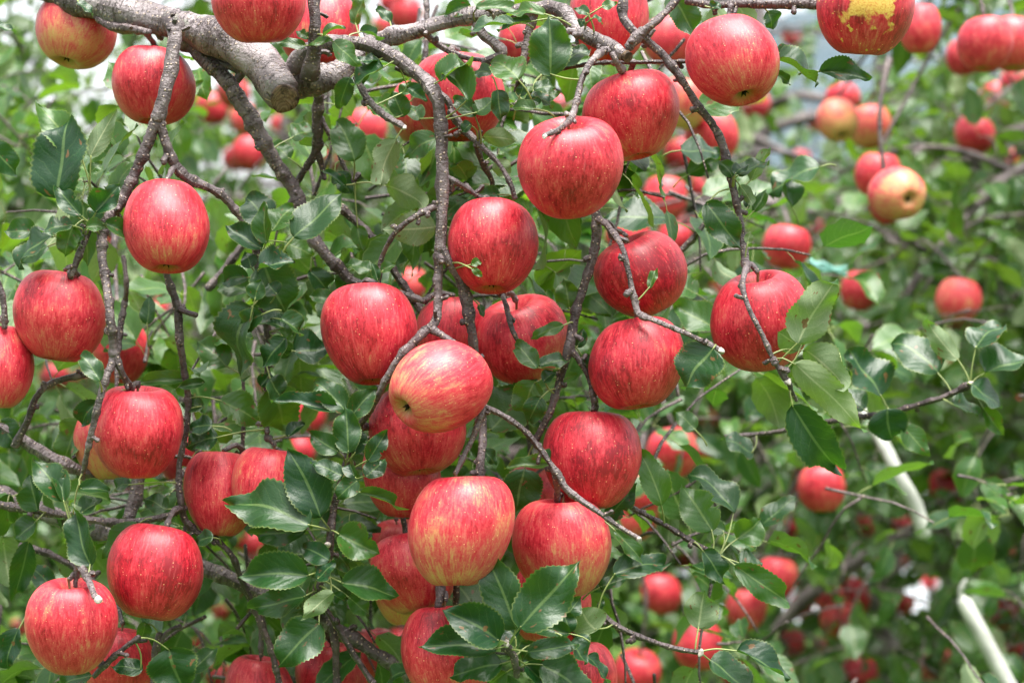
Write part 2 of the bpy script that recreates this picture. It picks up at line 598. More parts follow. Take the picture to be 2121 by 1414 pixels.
def place_leaf(tree, mat, me, tone, name='leaf'):
    o = bpy.data.objects.new(name, me)
    COL.objects.link(o)
    o.parent = tree
    o.matrix_basis = Matrix.Translation(-tree.location) @ mat
    o.color = (tone, R.random(), 0, 1)
    return o


def foliage_mesh(name, items):
    """items: list of (matrix, template index, tone) joined into one mesh."""
    Vs, UVs, Ts, Fs, Ms = [], [], [], [], []
    off = 0
    for mat, ti, tone in items:
        v, f, uv, mi = LO_NP[ti]
        m = np.array(mat, dtype=np.float32)
        Vs.append(v @ m[:3, :3].T + m[:3, 3])
        UVs.append(uv)
        Ts.append(np.full(len(v), tone, dtype=np.float32))
        Fs.append(np.array(f, dtype=np.int32) + off)
        Ms.extend(mi)
        off += len(v)
    V, UV, T, Fq = np.concatenate(Vs), np.concatenate(UVs), np.concatenate(Ts), np.concatenate(Fs)
    me = bpy.data.meshes.new(name)
    me.vertices.add(len(V))
    me.vertices.foreach_set('co', V.ravel())
    me.loops.add(Fq.size)
    me.loops.foreach_set('vertex_index', Fq.ravel())
    me.polygons.add(len(Fq))
    me.polygons.foreach_set('loop_start', np.arange(0, Fq.size, 4, dtype=np.int32))
    me.polygons.foreach_set('loop_total', np.full(len(Fq), 4, dtype=np.int32))
    me.polygons.foreach_set('material_index', np.array(Ms, dtype=np.int32))
    me.update(calc_edges=True)
    lay = me.uv_layers.new(name='UVMap')
    lay.data.foreach_set('uv', UV[Fq.ravel()].ravel())
    at = me.attributes.new('tone', 'FLOAT', 'POINT')
    at.data.foreach_set('value', T)
    me.polygons.foreach_set('use_smooth', np.ones(len(Fq), dtype=bool))
    me.materials.append(M_LEAF)
    me.materials.append(M_PET)
    return me


def sprig(rng, start, direction, length, nleaf, lsize, tone0, twig_geo, items, droop=0.5, r=0.0022):
    """A leafy shoot: a curved twig and leaves along it and in a rosette at its end."""
    pts, d, p = [], direction.normalized(), start.copy()
    n = 5
    for i in range(n + 1):
        pts.append((p.copy(), r * (1 - 0.5 * i / n)))
        d = (d + Vector((rng.uniform(-.25, .25), rng.uniform(-.25, .25), rng.uniform(-.2, .2) - droop * 0.22))).normalized()
        p = p + d * (length / n)
    twig_geo.ring_tube(pts, 5, rng, 0.05, False, True)
    for k in range(nleaf):
        t = 0.25 + 0.75 * min(1.0, k / max(1, nleaf - 3))
        x = t * n
        i = min(int(x), n - 1)
        q = pts[i][0].lerp(pts[i + 1][0], x - i)
        ax = (pts[i + 1][0] - pts[i][0]).normalized()
        side = rand_unit(rng)
        side = (side - ax * side.dot(ax)).normalized()
        dv = (ax * rng.uniform(0.1, 0.8) + side + Vector((0, 0, rng.uniform(-0.7, 0.35)))).normalized()
        nv = Vector((rng.uniform(-.6, .6), rng.uniform(-.8, .45), rng.uniform(0.35, 1.0)))
        L = lsize * rng.uniform(0.65, 1.2)
        W = L * rng.uniform(0.48, 0.66)
        tone = min(0.95, max(0.0, tone0 + rng.uniform(-0.2, 0.3)))
        m = leaf_matrix(q + dv * L * 0.28, dv, nv, L, W)
        ti = rng.randrange(len(LO))
        if not hides_apple(m, rng):
            items.append((m, ti, tone))


def in_view(p, margin=1.15):
    if p.y < 0.3:
        return False
    k = SENSOR / LENS * p.y / 2
    return abs(p.x) < k * margin and abs(p.z - CZ) < k * margin * 1414 / 2121


def leaf_parts(tree, items, n_single, singles_first=None):
    """The leaves that show largest become parts of their own, the others one part of kind stuff."""
    inv = [(i, it) for i, it in enumerate(items) if in_view(it[0].translation, 1.02)]
    inv.sort(key=lambda q: q[1][0].translation.y)
    chosen = set()
    if singles_first is None:
        # spread through the nearest half so the nearest, largest ones are singled out
        chosen = {i for i, _ in inv[:n_single]}
    for i in sorted(chosen):
        mat, ti, tone = items[i]
        place_leaf(tree, mat, LO_ME[ti], tone)
    rest = [it for i, it in enumerate(items) if i not in chosen]
    if rest:
        me = foliage_mesh('foliage', rest)
        o = link('foliage', me, None, tree, -tree.location)
        o.color = (0, 0, 0, 1)
        o['kind'] = 'stuff'


# ------------------------------------------------------------------ apples
APROF = [(0, .54), (.07, .57), (.15, .68), (.25, .84), (.35, .95), (.46, 1.0), (.60, .955), (.74, .84), (.865, .65), (.955, .40), (1.0, .10),
         (.968, -.20), (.888, -.45), (.77, -.665), (.635, -.83), (.50, -.935), (.38, -.985), (.28, -.965), (.19, -.885), (.10, -.81), (0, -.79)]


def apple_mesh(seed, seg=44, sub=2):
    rng = random.Random(seed)
    prof = []
    n = len(APROF)
    for i in range(n - 1):
        p0, p1, p2, p3 = APROF[max(i - 1, 0)], APROF[i], APROF[i + 1], APROF[min(i + 2, n - 1)]
        for j in range(sub):
            t = j / sub
            q = []
            for k in (0, 1):
                q.append(0.5 * (2 * p1[k] + (p2[k] - p0[k]) * t + (2 * p0[k] - 5 * p1[k] + 4 * p2[k] - p3[k]) * t * t + (3 * p1[k] - p0[k] - 3 * p2[k] + p3[k]) * t ** 3))
            prof.append((max(0.0, q[0]), q[1]))
    prof.append(APROF[-1])
    V, Fc = [], []
    a5, a2, a1, a3 = rng.uniform(0, 6.28), rng.uniform(0, 6.28), rng.uniform(0, 6.28), rng.uniform(0, 6.28)
    k5, k2, k1 = rng.uniform(.010, .035), rng.uniform(.01, .045), rng.uniform(.02, .09)
    tilt = rng.uniform(0.02, 0.13)
    taper = rng.uniform(-0.05, 0.08)
    V.append(Vector((0, 0, prof[0][1])))
    rows = prof[1:-1]
    for r, z in rows:
        for s in range(seg):
            an = 2 * math.pi * s / seg
            low = max(0.0, -z)
            m = 1 + k5 * (0.35 + low) * math.cos(5 * an + a5) + k2 * math.cos(2 * an + a2) + k1 * z * math.cos(an + a1) + 0.012 * math.cos(3 * an + a3)
            m *= 1 + taper * z
            rr = r * m
            zz = z + tilt * r * math.cos(an + a2) * (1 if z > 0 else 0.7) + 0.03 * r * r * math.cos(5 * an + a5) * (1 if z < 0 else 0.25) * abs(z)
            V.append(Vector((rr * math.cos(an), rr * math.sin(an), zz)))
    V.append(Vector((0, 0, prof[-1][1])))
    for s in range(seg):
        Fc.append((0, 1 + s, 1 + (s + 1) % seg))
    for i in range(len(rows) - 1):
        b0, b1 = 1 + i * seg, 1 + (i + 1) * seg
        for s in range(seg):
            Fc.append((b0 + s, b1 + s, b1 + (s + 1) % seg, b0 + (s + 1) % seg))
    b0, last = 1 + (len(rows) - 1) * seg, len(V) - 1
    for s in range(seg):
        Fc.append((b0 + (s + 1) % seg, b0 + s, last))
    return mesh_from('apple', V, Fc)


def stem_mesh(seed, top):
    rng = random.Random(seed)
    g = Geo()
    x, y = rng.uniform(-.12, .12), rng.uniform(-.12, .12)
    pts = [(Vector((0, 0, .45)), .035), (Vector((x * .3, y * .3, .72)), .026), (Vector((x, y, top - .06)), .03), (Vector((x * 1.1, y * 1.1, top)), .045)]
    g.ring_tube(catmull(pts, 0.12), 7, rng, 0.05, False)
    return g.mesh('stem'), Vector((x * 1.1, y * 1.1, top))


def calyx_mesh(seed):
    rng = random.Random(seed)
    V, Fc = [], []
    for k in range(5):
        an = k * 1.2566 + rng.uniform(-.2, .2)
        d = Vector((math.cos(an), math.sin(an), 0))
        s = Vector((-d.y, d.x, 0))
        b = len(V)
        ln = rng.uniform(.07, .12)
        for t, w, z in ((0.01, .03, -.80), (.05, .038, -.86), (ln, .004, -.90 - rng.uniform(0, .05))):
            V += [d * t + s * w + Vector((0, 0, z)), d * t - s * w + Vector((0, 0, z)), d * (t * .9) + Vector((0, 0, z + .02))]
        for j in range(2):
            for k2 in range(3):
                a0, a1 = b + j * 3 + k2, b + j * 3 + (k2 + 1) % 3
                Fc.append((a0, a1, a1 + 3, a0 + 3))
        Fc.append((b + 6, b + 7, b + 8))
    return mesh_from('calyx', V, Fc)


CALYX = [calyx_mesh(k) for k in range(3)]
for m_ in CALYX:
    m_.materials.append(M_CALYX)


def add_apple(c, w, h, axis, yel, dark, label, seed, me=None, stem=True, calyx=True, stem_top=1.12, group=None, spin=None, mat=None):
    """c centre, w full width, h full height in metres, axis = direction of the stalk."""
    rng = random.Random(seed)
    if me is None:
        me = apple_mesh(seed)
    o = link('apple', me, [mat or M_APPLE])
    axis = axis.normalized()
    q = Vector((0, 0, 1)).rotation_difference(axis)
    sp = rng.uniform(0, 6.28) if spin is None else spin
    o.rotation_mode = 'QUATERNION'
    o.rotation_quaternion = q @ Matrix.Rotation(sp, 3, 'Z').to_quaternion()
    S = Vector((w / 2, w / 2, h / 2))
    rm = o.rotation_quaternion.to_matrix()
    up = abs(axis.z)
    for _ in range(2):      # true to the measured width and height as it hangs
        vv = [rm @ Vector((v.co.x * S.x, v.co.y * S.y, v.co.z * S.z)) for v in me.vertices]
        x0, x1 = min(v.x for v in vv), max(v.x for v in vv)
        z0, z1 = min(v.z for v in vv), max(v.z for v in vv)
        fx, fz = w / (x1 - x0), h / (z1 - z0)
        av = (fx + fz) / 2
        fx, fz = av + (fx - av) * up, av + (fz - av) * up
        S = Vector((S.x * fx, S.y * fx, S.z * fz))
    c = c - Vector(((x0 + x1) / 2, 0, (z0 + z1) / 2))
    o.scale = S
    o.location = c
    o.color = (yel, dark, rng.random(), 1)
    tag(o, label, 'apple', group)
    tip = None
    if stem:
        sm, t = stem_mesh(seed + 5, stem_top)
        link('stem', sm, [M_STEM], o)
        mw = Matrix.LocRotScale(c, o.rotation_quaternion, o.scale)
        tip = mw @ t
    if calyx:
        link('calyx', CALYX[seed % 3], None, o)
    return o, tip


# ================================================================== SETTING
g_me = mesh_from('ground', [(-400, -60, 0), (400, -60, 0), (400, 900, 0), (-400, 900, 0)], [(0, 1, 2, 3)], smooth=False)
N = NT('orchard_grass')
tc = N.n('ShaderNodeTexCoord').outputs['Object']
nz1, nz2 = N.noise(tc, 0.8, 5), N.noise(tc, 14.0, 5, 0.7)
c = N.mix(N.mapr(nz1, .35, .65), (0.045, 0.105, 0.018), (0.075, 0.15, 0.022))
c = N.mix(N.mapr(nz2, .5, .75, 0, .6), c, (0.14, 0.13, 0.06))
bb = N.bsdf(Base_Color=c, Roughness=0.9, Specular_IOR_Level=0.2, Normal=N.bump(nz2, 1.0, 0.05))
ground = link('ground', g_me, [N.done(bb.outputs[0])])
ground['kind'] = 'structure'
ground['label'] = 'orchard grass under the apple trees'

# wooded hillside far behind the orchard
hv, hf = [], []
nxh, nyh = 60, 10
for j in range(nyh + 1):
    for i in range(nxh + 1):
        x = -500 + 1000 * i / nxh
        t = j / nyh
        ht = (22 + 128 * (1 / (1 + math.exp(-(x - 60) / 50))) + 8 * math.sin(x * 0.021) + 5 * math.sin(x * 0.07 + 1)) * math.sin(t * math.pi / 2)
        ht += R.uniform(-2, 2) * t
        hv.append((x, 420 + 330 * t, ht - 1))
for j in range(nyh):
    for i in range(nxh):
        a0 = j * (nxh + 1) + i
        hf.append((a0, a0 + 1, a0 + nxh + 2, a0 + nxh + 1))
N = NT('wooded_hill_hazed')
tc = N.n('ShaderNodeTexCoord').outputs['Object']
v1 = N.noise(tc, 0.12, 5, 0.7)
c = N.mix(N.mapr(v1, .35, .65), (0.060, 0.088, 0.105), (0.095, 0.125, 0.140))  # blue-grey of distance haze painted into the tree-cover colour
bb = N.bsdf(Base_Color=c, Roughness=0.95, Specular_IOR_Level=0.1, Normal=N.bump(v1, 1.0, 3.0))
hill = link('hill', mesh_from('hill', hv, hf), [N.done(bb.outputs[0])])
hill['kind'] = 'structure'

# pale reflective mulch sheets lying along the tree rows
M_SHEET = plain('silver_mulch_film', (0.40, 0.43, 0.46), 0.35, 0.5, 0.06, 3, 0.3)
for i, (x0, x1, y0, y1, lab) in enumerate([
        (1.1, 3.4, 10.6, 14.5, 'silver white reflective sheet on the orchard floor, nearer one beyond the right trees'),
        (2.2, 6.0, 16.5, 24.0, 'silver white reflective sheet on the orchard floor, farther one behind the right trees'),
        (-2.6, 0.2, 15.0, 26.0, 'silver white reflective sheet glimpsed beneath the middle canopy')]):
    V, Fc = [], []
    nx_, ny_ = 10, 24
    for j in range(ny_ + 1):
        for k in range(nx_ + 1):
            edge = (k in (0, nx_)) or (j in (0, ny_))
            V.append((x0 + (x1 - x0) * k / nx_ + R.uniform(-.04, .04), y0 + (y1 - y0) * j / ny_ + R.uniform(-.04, .04), 0.006 + (0 if edge else R.uniform(0, .03))))
    for j in range(ny_):
        for k in range(nx_):
            a0 = j * (nx_ + 1) + k
            Fc.append((a0, a0 + 1, a0 + nx_ + 2, a0 + nx_ + 1))
    tag(link('mulch_sheet', mesh_from('mulch_sheet', V, Fc), [M_SHEET]), lab, 'ground sheet', 'reflective sheets on the orchard floor')


# ================================================================== WHERE THE APPLES HANG
AP = [
    # px, py, w, h, d, axis(x right, y away, z up), yellow, dark, label
    (157, 62, 168, 162, .16, (.25, .3, 1), .80, 0, 'yellowish pink apple against the white sky above the left end of the limb'),
    (318, 178, 172, 158, .10, (0, .1, 1), .30, 0, 'red apple hanging behind the grey forked branch under the limb'),
    (536, 8, 196, 165, -.03, (0, -.1, 1), .40, .4, 'dark red apple cut by the top frame edge, over the sawn limb'),
    (660, 62, 168, 165, .13, (0, .2, 1), .30, 0, 'pale pink apple behind the upright dark twig near the sawn limb'),
    (948, 202, 198, 178, .12, (0, .1, 1), .22, .1, 'red apple half hidden by bright green leaves behind the bending grey branch'),
    (868, 235, 120, 130, .26, (0, 0, 1), .55, .2, 'orange apple mostly hidden, left of the bending grey branch'),
    (1262, 32, 165, 190, .10, (0, .2, 1), .15, .1, 'red apple behind the small leaves at the sawn stub'),
    (1082, 85, 100, 100, .55, (0, 0, 1), .2, 0, 'small pink blurred apple behind the rising grey limb'),
    (1517, 126, 196, 188, -.03, (-.25, .38, .9), .30, 0, 'rosy apple with its calyx showing, high in front of the bluish leaf'),
    (1792, 18, 202, 198, -.05, (.05, -.15, 1), .15, .25, 'red apple with a yellow russet patch under the bare horizontal branch'),
    (1906, 60, 88, 100, 1.2, (0, 0, 1), .35, 0, 'blurred pink apple just right of the russet-patched one'),
    (1306, 240, 202, 186, .03, (-.15, .1, 1), .22, 0, 'red apple partly behind the large speckled one below the sawn stub'),
    (1181, 346, 221, 216, -.06, (0, -.42, 1), .18, 0, 'large speckled red apple with a curved twig lying over its top'),
    (1021, 510, 190, 198, .0, (.0, .18, 1), .12, .25, 'red apple touching the right side of the long hanging grey branch'),
    (764, 692, 202, 212, .0, (-.08, .22, 1), .10, .2, 'deep red speckled apple left of the slanting twig'),
    (914, 800, 204, 204, -.08, (.74, .52, .44), .55, 0, 'yellow and red streaked apple lying sideways, calyx facing left'),
    (865, 890, 202, 196, .03, (-.1, .2, 1), .28, .25, 'red apple tucked under the sideways yellow-streaked one'),
    (934, 690, 150, 150, .10, (0, .1, 1), .15, .1, 'pinkish red apple behind the two hanging twigs, between two apples'),
    (1080, 702, 194, 186, .09, (-.25, -.35, 1), .28, .05, 'apple with a pale shining top and deep stalk hollow, crossed by a thin twig'),
    (1326, 568, 196, 178, .05, (-.45, -.25, 1), .08, .4, 'dark red apple leaning behind the thin grey twig with a tiny leaf'),
    (1318, 752, 200, 194, .0, (-.05, .12, 1), .12, .25, 'bright red apple with a bulge, below the thin slanting twig'),
    (1576, 664, 210, 212, .0, (-.18, -.25, 1), .12, .1, 'red apple with the pale-backed leaves resting at its right side'),
    (1226, 952, 206, 204, .02, (.02, .15, 1), .10, .2, 'clear red apple hanging above the one by the long slanting twig'),
    (956, 1099, 222, 232, -.07, (.06, .12, 1), .66, 0, 'largest yellow and red streaked apple, low in the middle'),
    (1163, 1134, 206, 202, .0, (-.05, -.05, 1), .68, 0, 'orange red apple with a thin stalk, above the big toothed leaves'),
    (832, 990, 164, 164, .07, (0, .1, 1), .35, .25, 'dark red streaked apple behind the leaf at the rosette tip'),
    (856, 1186, 180, 175, .05, (-.2, .2, 1), .58, .2, 'dull orange red apple left of the largest streaked apple'),
    (842, 1215, 140, 160, .12, (0, .1, 1), .95, .1, 'olive yellow apple peeping out below the dull orange red one'),
    (826, 1142, 130, 130, .22, (0, 0, 1), .5, 0, 'blurred orange pink apple above the dull orange red one'),
    (926, 1352, 192, 198, .0, (-.1, .1, 1), .22, .15, 'red apple behind the low rosette of toothed leaves, stalk stub above it'),
    (1196, 1412, 166, 170, .06, (0, 0, 1), .22, 0, 'red apple at the bottom edge right of the leaf rosette'),
    (344, 469, 181, 196, -.02, (-.05, .32, 1), .22, .1, 'red apple with a dark calyx underneath, below the forked branch'),
    (124, 655, 191, 190, .02, (.1, .1, 1), .32, .15, 'wide red apple with yellow flecks, left of the knobbly hanging twig'),
    (-12, 760, 162, 172, .02, (0, .1, 1), .42, 0, 'red and orange apple cut by the left frame edge'),
    (250, 730, 118, 128, .42, (0, 0, 1), .10, 0, 'blurred pink red apple behind the twig fork'),
    (285, 894, 191, 190, .0, (.0, -.05, 1), .15, .15, 'red apple with many pale dots under the twig fork'),
    (236, 912, 165, 165, .13, (0, .1, 1), .80, .05, 'greenish yellow apple half hidden behind the many-dotted red one'),
    (372, 950, 95, 100, .6, (0, 0, 1), .25, 0, 'pink apple far behind, right of the many-dotted red one'),
    (455, 1022, 152, 178, .07, (0, .1, 1), .48, .2, 'red apple with yellow stripes, left one of the touching pair'),
    (556, 1010, 152, 170, .04, (.1, .1, 1), .50, .1, 'orange red apple behind the dark leaves, right one of the touching pair'),
    (321, 1184, 198, 206, .0, (.12, .22, 1), .10, .35, 'deep red streaked apple above the brown stub of twigs at lower left'),
    (149, 1297, 191, 196, -.05, (.03, -.12, 1), .42, .05, 'dull rosy apple with fine dots and a deep stalk hollow at lower left'),
    (246, 1378, 150, 160, .11, (0, 0, 1), .20, .1, 'red apple behind the thin twig at the bottom left'),
    (540, 1440, 150, 165, .16, (0, 0, 1), .22, 0, 'pink apple cut by the bottom edge below the folded leaf'),
    (686, 1402, 150, 142, .20, (0, 0, 1), .15, 0, 'pale pink apple behind the two dark twigs at the bottom'),
    (772, 1362, 118, 118, .48, (0, 0, 1), .5, 0, 'orange apple behind the slanting grey branch at the bottom'),
    (1102, 1025, 110, 120, .34, (0, 0, 1), .5, 0, 'orange apple glimpsed between two hanging apples beside the dark drooping leaf'),
    (1140, 1250, 170, 170, .07, (0, 0, 1), .45, .2, 'shaded red apple behind the two big toothed leaves'),
]
BA = [
    # px, py, width px, yellow, dark, label, (axis)
    (1735, 249, 90, 1.15, 0, 'yellow apple, left one of the blurred touching pair in the upper right', (-.15, .55, .8)),
    (1803, 263, 90, .85, 0, 'pink and yellow apple, right one of the blurred touching pair in the upper right', (0, .1, 1)),
    (1745, 208, 74, .15, 0, 'pink apple behind the blurred touching pair in the upper right', None),
    (1818, 362, 96, .35, .1, 'dull pink apple behind the orange one whose calyx faces out', None),
    (1858, 400, 118, .75, 0, 'orange red blurred apple with its calyx facing out, upper right', (-.25, .9, .25)),
    (1842, 425, 84, .05, .6, 'dark red shaded apple under the orange one whose calyx faces out', None),
    (2040, 92, 118, .2, 0, 'large blurred pink apple in the top right cluster, behind a leaf', None),
    (2098, 92, 112, .25, 0, 'red apple cut by the right edge in the top right cluster', None),
    (1998, 118, 78, .2, 0, 'pale pink apple at the left of the top right cluster', None),
    (2108, 178, 76, .2, 0, 'pink apple low in the top right cluster by the frame edge', None),
    (2062, 205, 70, .5, 0, 'orange pink apple under the top right cluster', None),
    (2020, 280, 84, .25, .1, 'red apple under pale leaves below the top right cluster', None),
    (1782, 602, 84, .3, .2, 'dark red apple with a leaf hanging over it, right of the pale-backed leaves', None),
    (1985, 622, 96, .6, 0, 'orange pink apple above the pale leaves of the blurred twig at right', None),
    (1990, 672, 70, .45, .2, 'dull red apple just below the orange pink one at right', None),
    (1630, 512, 100, .2, 0, 'pink apple split by a leaf, behind the thin hanging twig at right', None),
    (1474, 282, 112, .3, 0, 'pink apple behind the dark twig, below the rosy one', None),
    (1415, 215, 112, 1.05, .1, 'orange yellow apple between two hanging apples at the top', None),
    (1408, 320, 66, .1, .3, 'small dark red apple beside a pale leaf right of the speckled one', None),
    (1388, 84, 112, .15, .1, 'red apple behind the crossing twigs at the top', None),
    (1378, 412, 92, .25, 0, 'pale pink apple behind the top of the leaning dark red one', None),
    (1456, 392, 60, .4, 0, 'small orange pink apple beside the thin hanging twig', None),
    (1396, 496, 74, .15, 0, 'pink red apple at the shoulder of the leaning dark red one', None),
    (1498, 602, 62, .2, 0, 'small pink apple left of the one with pale-backed leaves', None),
    (1300, 490, 90, .1, 0, 'pink apple peeping over the leaning dark red one', None),
    (1392, 938, 110, .5, 0, 'orange pink apple right of the clear red one', None),
    (1440, 935, 66, .6, 0, 'small orange apple beside the orange pink one right of centre', None),
    (1702, 1012, 100, .3, .1, 'red apple behind the tip of the long dark hanging leaf', None),
    (1670, 1000, 66, .2, .1, 'pinkish red apple left of the one behind the hanging leaf tip', None),
    (1322, 1022, 100, .2, .1, 'red apple at the right shoulder of the clear red one', None),
    (1318, 1072, 90, .5, .25, 'shaded orange apple behind the brown twig right of the clear red one', None),
    (1370, 1230, 86, .25, .05, 'pink red blurred apple under the dark curved leaf', None),
    (1546, 1262, 88, .5, .05, 'orange red apple beside the upright yellow-green leaf', None),
    (1446, 1335, 106, .15, .05, 'red blurred apple behind the upright yellow-green leaf', None),
    (1320, 1392, 100, .15, .1, 'red blurred apple crossed by a thin twig at the bottom', None),
    (1724, 1242, 72, .65, 0, 'pale orange apple touching a redder one at lower right', None),
    (1766, 1236, 76, .1, 0, 'bright red apple touching a pale orange one at lower right', None),
    (1738, 1282, 80, .75, .1, 'orange yellow apple under the touching two at lower right', None),
    (1780, 1398, 80, .15, 0, 'bright red apple at the bottom edge, left of the white pole', None),
    (1925, 1382, 56, .25, .1, 'small red apple just left of the white pole', None),
    (2072, 1266, 76, .3, 0, 'orange red apple right of the white pole', None),
    (1962, 1010, 78, .1, .3, 'dark red apple right of the upper bent white pole', None),
    (2066, 988, 46, .15, .1, 'small red apple far right above the straight white pole', None),
    (2118, 840, 50, .2, .2, 'small red apple at the right edge beside the pale leaves', None),
    (1608, 1196, 90, .5, .15, 'dull orange apple behind the drooping green leaf at lower right', None),
    (1768, 1172, 44, .2, .2, 'small dull red apple above the touching two at lower right', None),
    (1872, 1090, 50, .25, .1, 'small orange red apple at the foot of the upper bent white pole', None),
    (1925, 1205, 34, .1, .2, 'tiny red apple left of the tip of the straight white pole', None),
    (1960, 1360, 40, .1, .1, 'tiny red apple beside the straight white pole near the bottom', None),
    (1875, 1250, 44, .2, .3, 'small dark red apple by the white ground sheet', None),
    (440, 226, 66, .1, 0, 'red blurred apple left of the slanting branch under the limb', None),
    (484, 192, 70, .4, 0, 'pale orange apple behind the slanting branch under the limb', None),
    (508, 250, 64, .5, .1, 'orange apple right behind the slanting branch under the limb', None),
    (516, 318, 72, .1, 0, 'pink blurred apple beside the slanting branch, lower one', None),
    (486, 330, 50, .15, 0, 'small pink apple left of the slanting branch, lowest one', None),
    (760, 268, 84, .3, 0, 'pink apple deep among leaves below the dark knotty twig', None),
    (690, 330, 60, .3, 0, 'small red apple deep among leaves right of the slanting branch', None),
    (808, 4, 46, .1, 0, 'small red apple at the top edge in the white sky', None),
    (840, 30, 70, .2, 0, 'pink apple in front of the white sky above the rising limb', None),
    (800, 58, 56, .5, 0, 'orange pink apple just over the rising grey limb', None),
    (186, 470, 60, .6, .1, 'orange apple between the left twig and the apple with the dark calyx', None),
    (232, 500, 56, .55, 0, 'orange pink apple right of the knobbly hanging twig', None),
    (112, 782, 62, .05, 0, 'bright red apple under the wide apple with yellow flecks', None),
    (160, 790, 50, .05, .1, 'small bright red apple beside the arched twig at left', None),
    (520, 1128, 70, .05, .1, 'red blurred apple right of the touching pair at lower left', None),
    (642, 862, 66, .1, .2, 'dark red apple deep below the long curved leaf', None),
    (620, 935, 66, .1, .1, 'red blurred apple above the dark pointed leaf', None),
    (500, 1240, 44, .1, 0, 'small pink apple behind the grey slanting branch at lower left', None),
    (545, 800, 46, .1, 0, 'small pink apple beside the thin upright twig left of centre', None),
    (455, 1405, 60, .1, 0, 'pink apple at the bottom edge left of the folded leaf', None),
    (40, 1300, 40, .1, .1, 'small red apple deep in the leaves at the left edge', None),
    (850, 590, 70, .4, 0, 'pale orange apple behind the forking twigs in the middle', None),
    (255, 1020, 50, .1, .2, 'dark red apple deep behind the short thick branch', None),
    (830, 1330, 60, .1, 0, 'pink apple left of the low red one beside the grey branch', None),
    (1160, 215, 44, .1, 0, 'small pink apple left of the curved twig near the top', None),
    (1690, 255, 40, .2, 0, 'tiny pink apple left of the yellow one in the upper right', None),
    (1640, 80, 40, .1, 0, 'tiny pink apple between the rosy and the russet-patched ones', None),
    (1565, 218, 62, .2, 0, 'red apple low behind the rosy apple, over the paired ones at its right', None),
    (1955, 235, 44, .2, 0, 'small pink apple left of the frame-edge cluster in the upper right', None),
    (2090, 330, 46, .2, .1, 'small red apple near the right edge under the upper right cluster', None),
    (1660, 330, 40, .3, 0, 'tiny orange pink apple above the pale leaf right of the hanging twig', None),
    (1420, 470, 54, .3, 0, 'pale orange apple over the right shoulder of the leaning dark red one', None),
    (1690, 470, 36, .1, 0, 'tiny red apple right of the one split by a leaf', None),
    (1905, 560, 38, .1, 0, 'tiny red apple up in the leaves left of the orange pink one at right', None),
    (1600, 560, 44, .2, 0, 'small pink apple over the top of the one with pale-backed leaves', None),
    (1470, 870, 50, .3, 0, 'small orange red apple under the bluish drooping leaf', None),
    (1560, 935, 46, .2, 0, 'small red apple on the dark twig behind the long hanging leaf', None),
    (1630, 1095, 52, .15, 0, 'red apple under the drooping tip of the long hanging leaf', None),
    (1480, 1025, 48, .25, 0, 'small red apple behind the green leaf by the pale folded one', None),
    (1415, 1155, 52, .3, 0, 'small orange red apple behind the dark curved leaf at its tip', None),
    (1660, 1255, 54, .5, 0, 'orange apple left of the touching pale and red two at lower right', None),
    (1640, 1330, 56, .1, 0, 'red apple low between the yellow-green leaf and the touching two', None),
    (1700, 1340, 42, .3, 0, 'small orange red apple under the touching two at lower right', None),
    (1850, 1330, 44, .1, 0, 'small red apple left of the white pole at half its height', None),
    (1865, 1160, 40, .1, 0, 'tiny bright red apple below the foot of the bent white pole', None),
    (1795, 1090, 44, .2, 0, 'small red apple left of the foot of the bent white pole', None),
    (2000, 1120, 42, .2, 0, 'tiny red apple right of the foot of the bent white pole', None),
    (2100, 1150, 46, .2, 0, 'small red apple by the right edge above the straight white pole', None),
    (2105, 1340, 56, .2, 0, 'red apple by the right edge beside the lower end of the straight pole', None),
    (1270, 1420, 70, .2, 0, 'red apple at the bottom edge right of the leaf rosette, blurred', None),
    (1520, 1395, 60, .2, 0, 'red apple at the bottom edge behind the pale curling leaf', None),
    (600, 1135, 56, .1, 0, 'small red apple behind the rosette of dark leaves, left of its stem', None),
    (450, 1275, 50, .1, 0, 'small red apple right of the deep red streaked one at lower left', None),
    (700, 900, 54, .1, 0, 'red apple between the leaf shoot and the apple under the streaked one', None),
    (400, 1330, 44, .1, 0, 'small red apple below the deep red streaked one, beside twigs', None),
    (580, 260, 46, .2, 0, 'small pink apple under the sawn end of the limb', None),
    (330, 640, 44, .4, 0, 'small orange apple left of the dark knobbly twig under the dark calyx', None),
]


# sight lines kept open: leaves that would stand before a visible apple are left out
OCC = [(px, py, w / 2, F + d) for px, py, w, h, d, *_ in AP] + [(px, py, w / 2, max(.0862 / (SENSOR / LENS / PXW) / w, F + .35)) for px, py, w, *_ in BA]

OCC += [(x, y, 6, 3.3) for x, y in ((1835, 925), (1850, 960), (1868, 995), (1885, 1030), (1900, 1065), (1912, 1100), (1998, 1250), (2015, 1290), (2036, 1330), (2057, 1370), (2078, 1405))]


def hides_apple(mat, rng, keep=.12):
    c = mat @ Vector((0, .5, 0))
    if c.y < .5:
        return False
    k = PX(y=c.y)
    x, y = c.x / k + 1060.5, 707 - (c.z - CZ) / k
    for ax_, ay_, r, yy in OCC:
        if c.y < yy + .02 and (x - ax_) ** 2 + (y - ay_) ** 2 < (r + 22 * F / c.y) ** 2:
            return rng.random() > keep
    return False


# ================================================================== BACKGROUND TREES
class TreeRec:
    pass


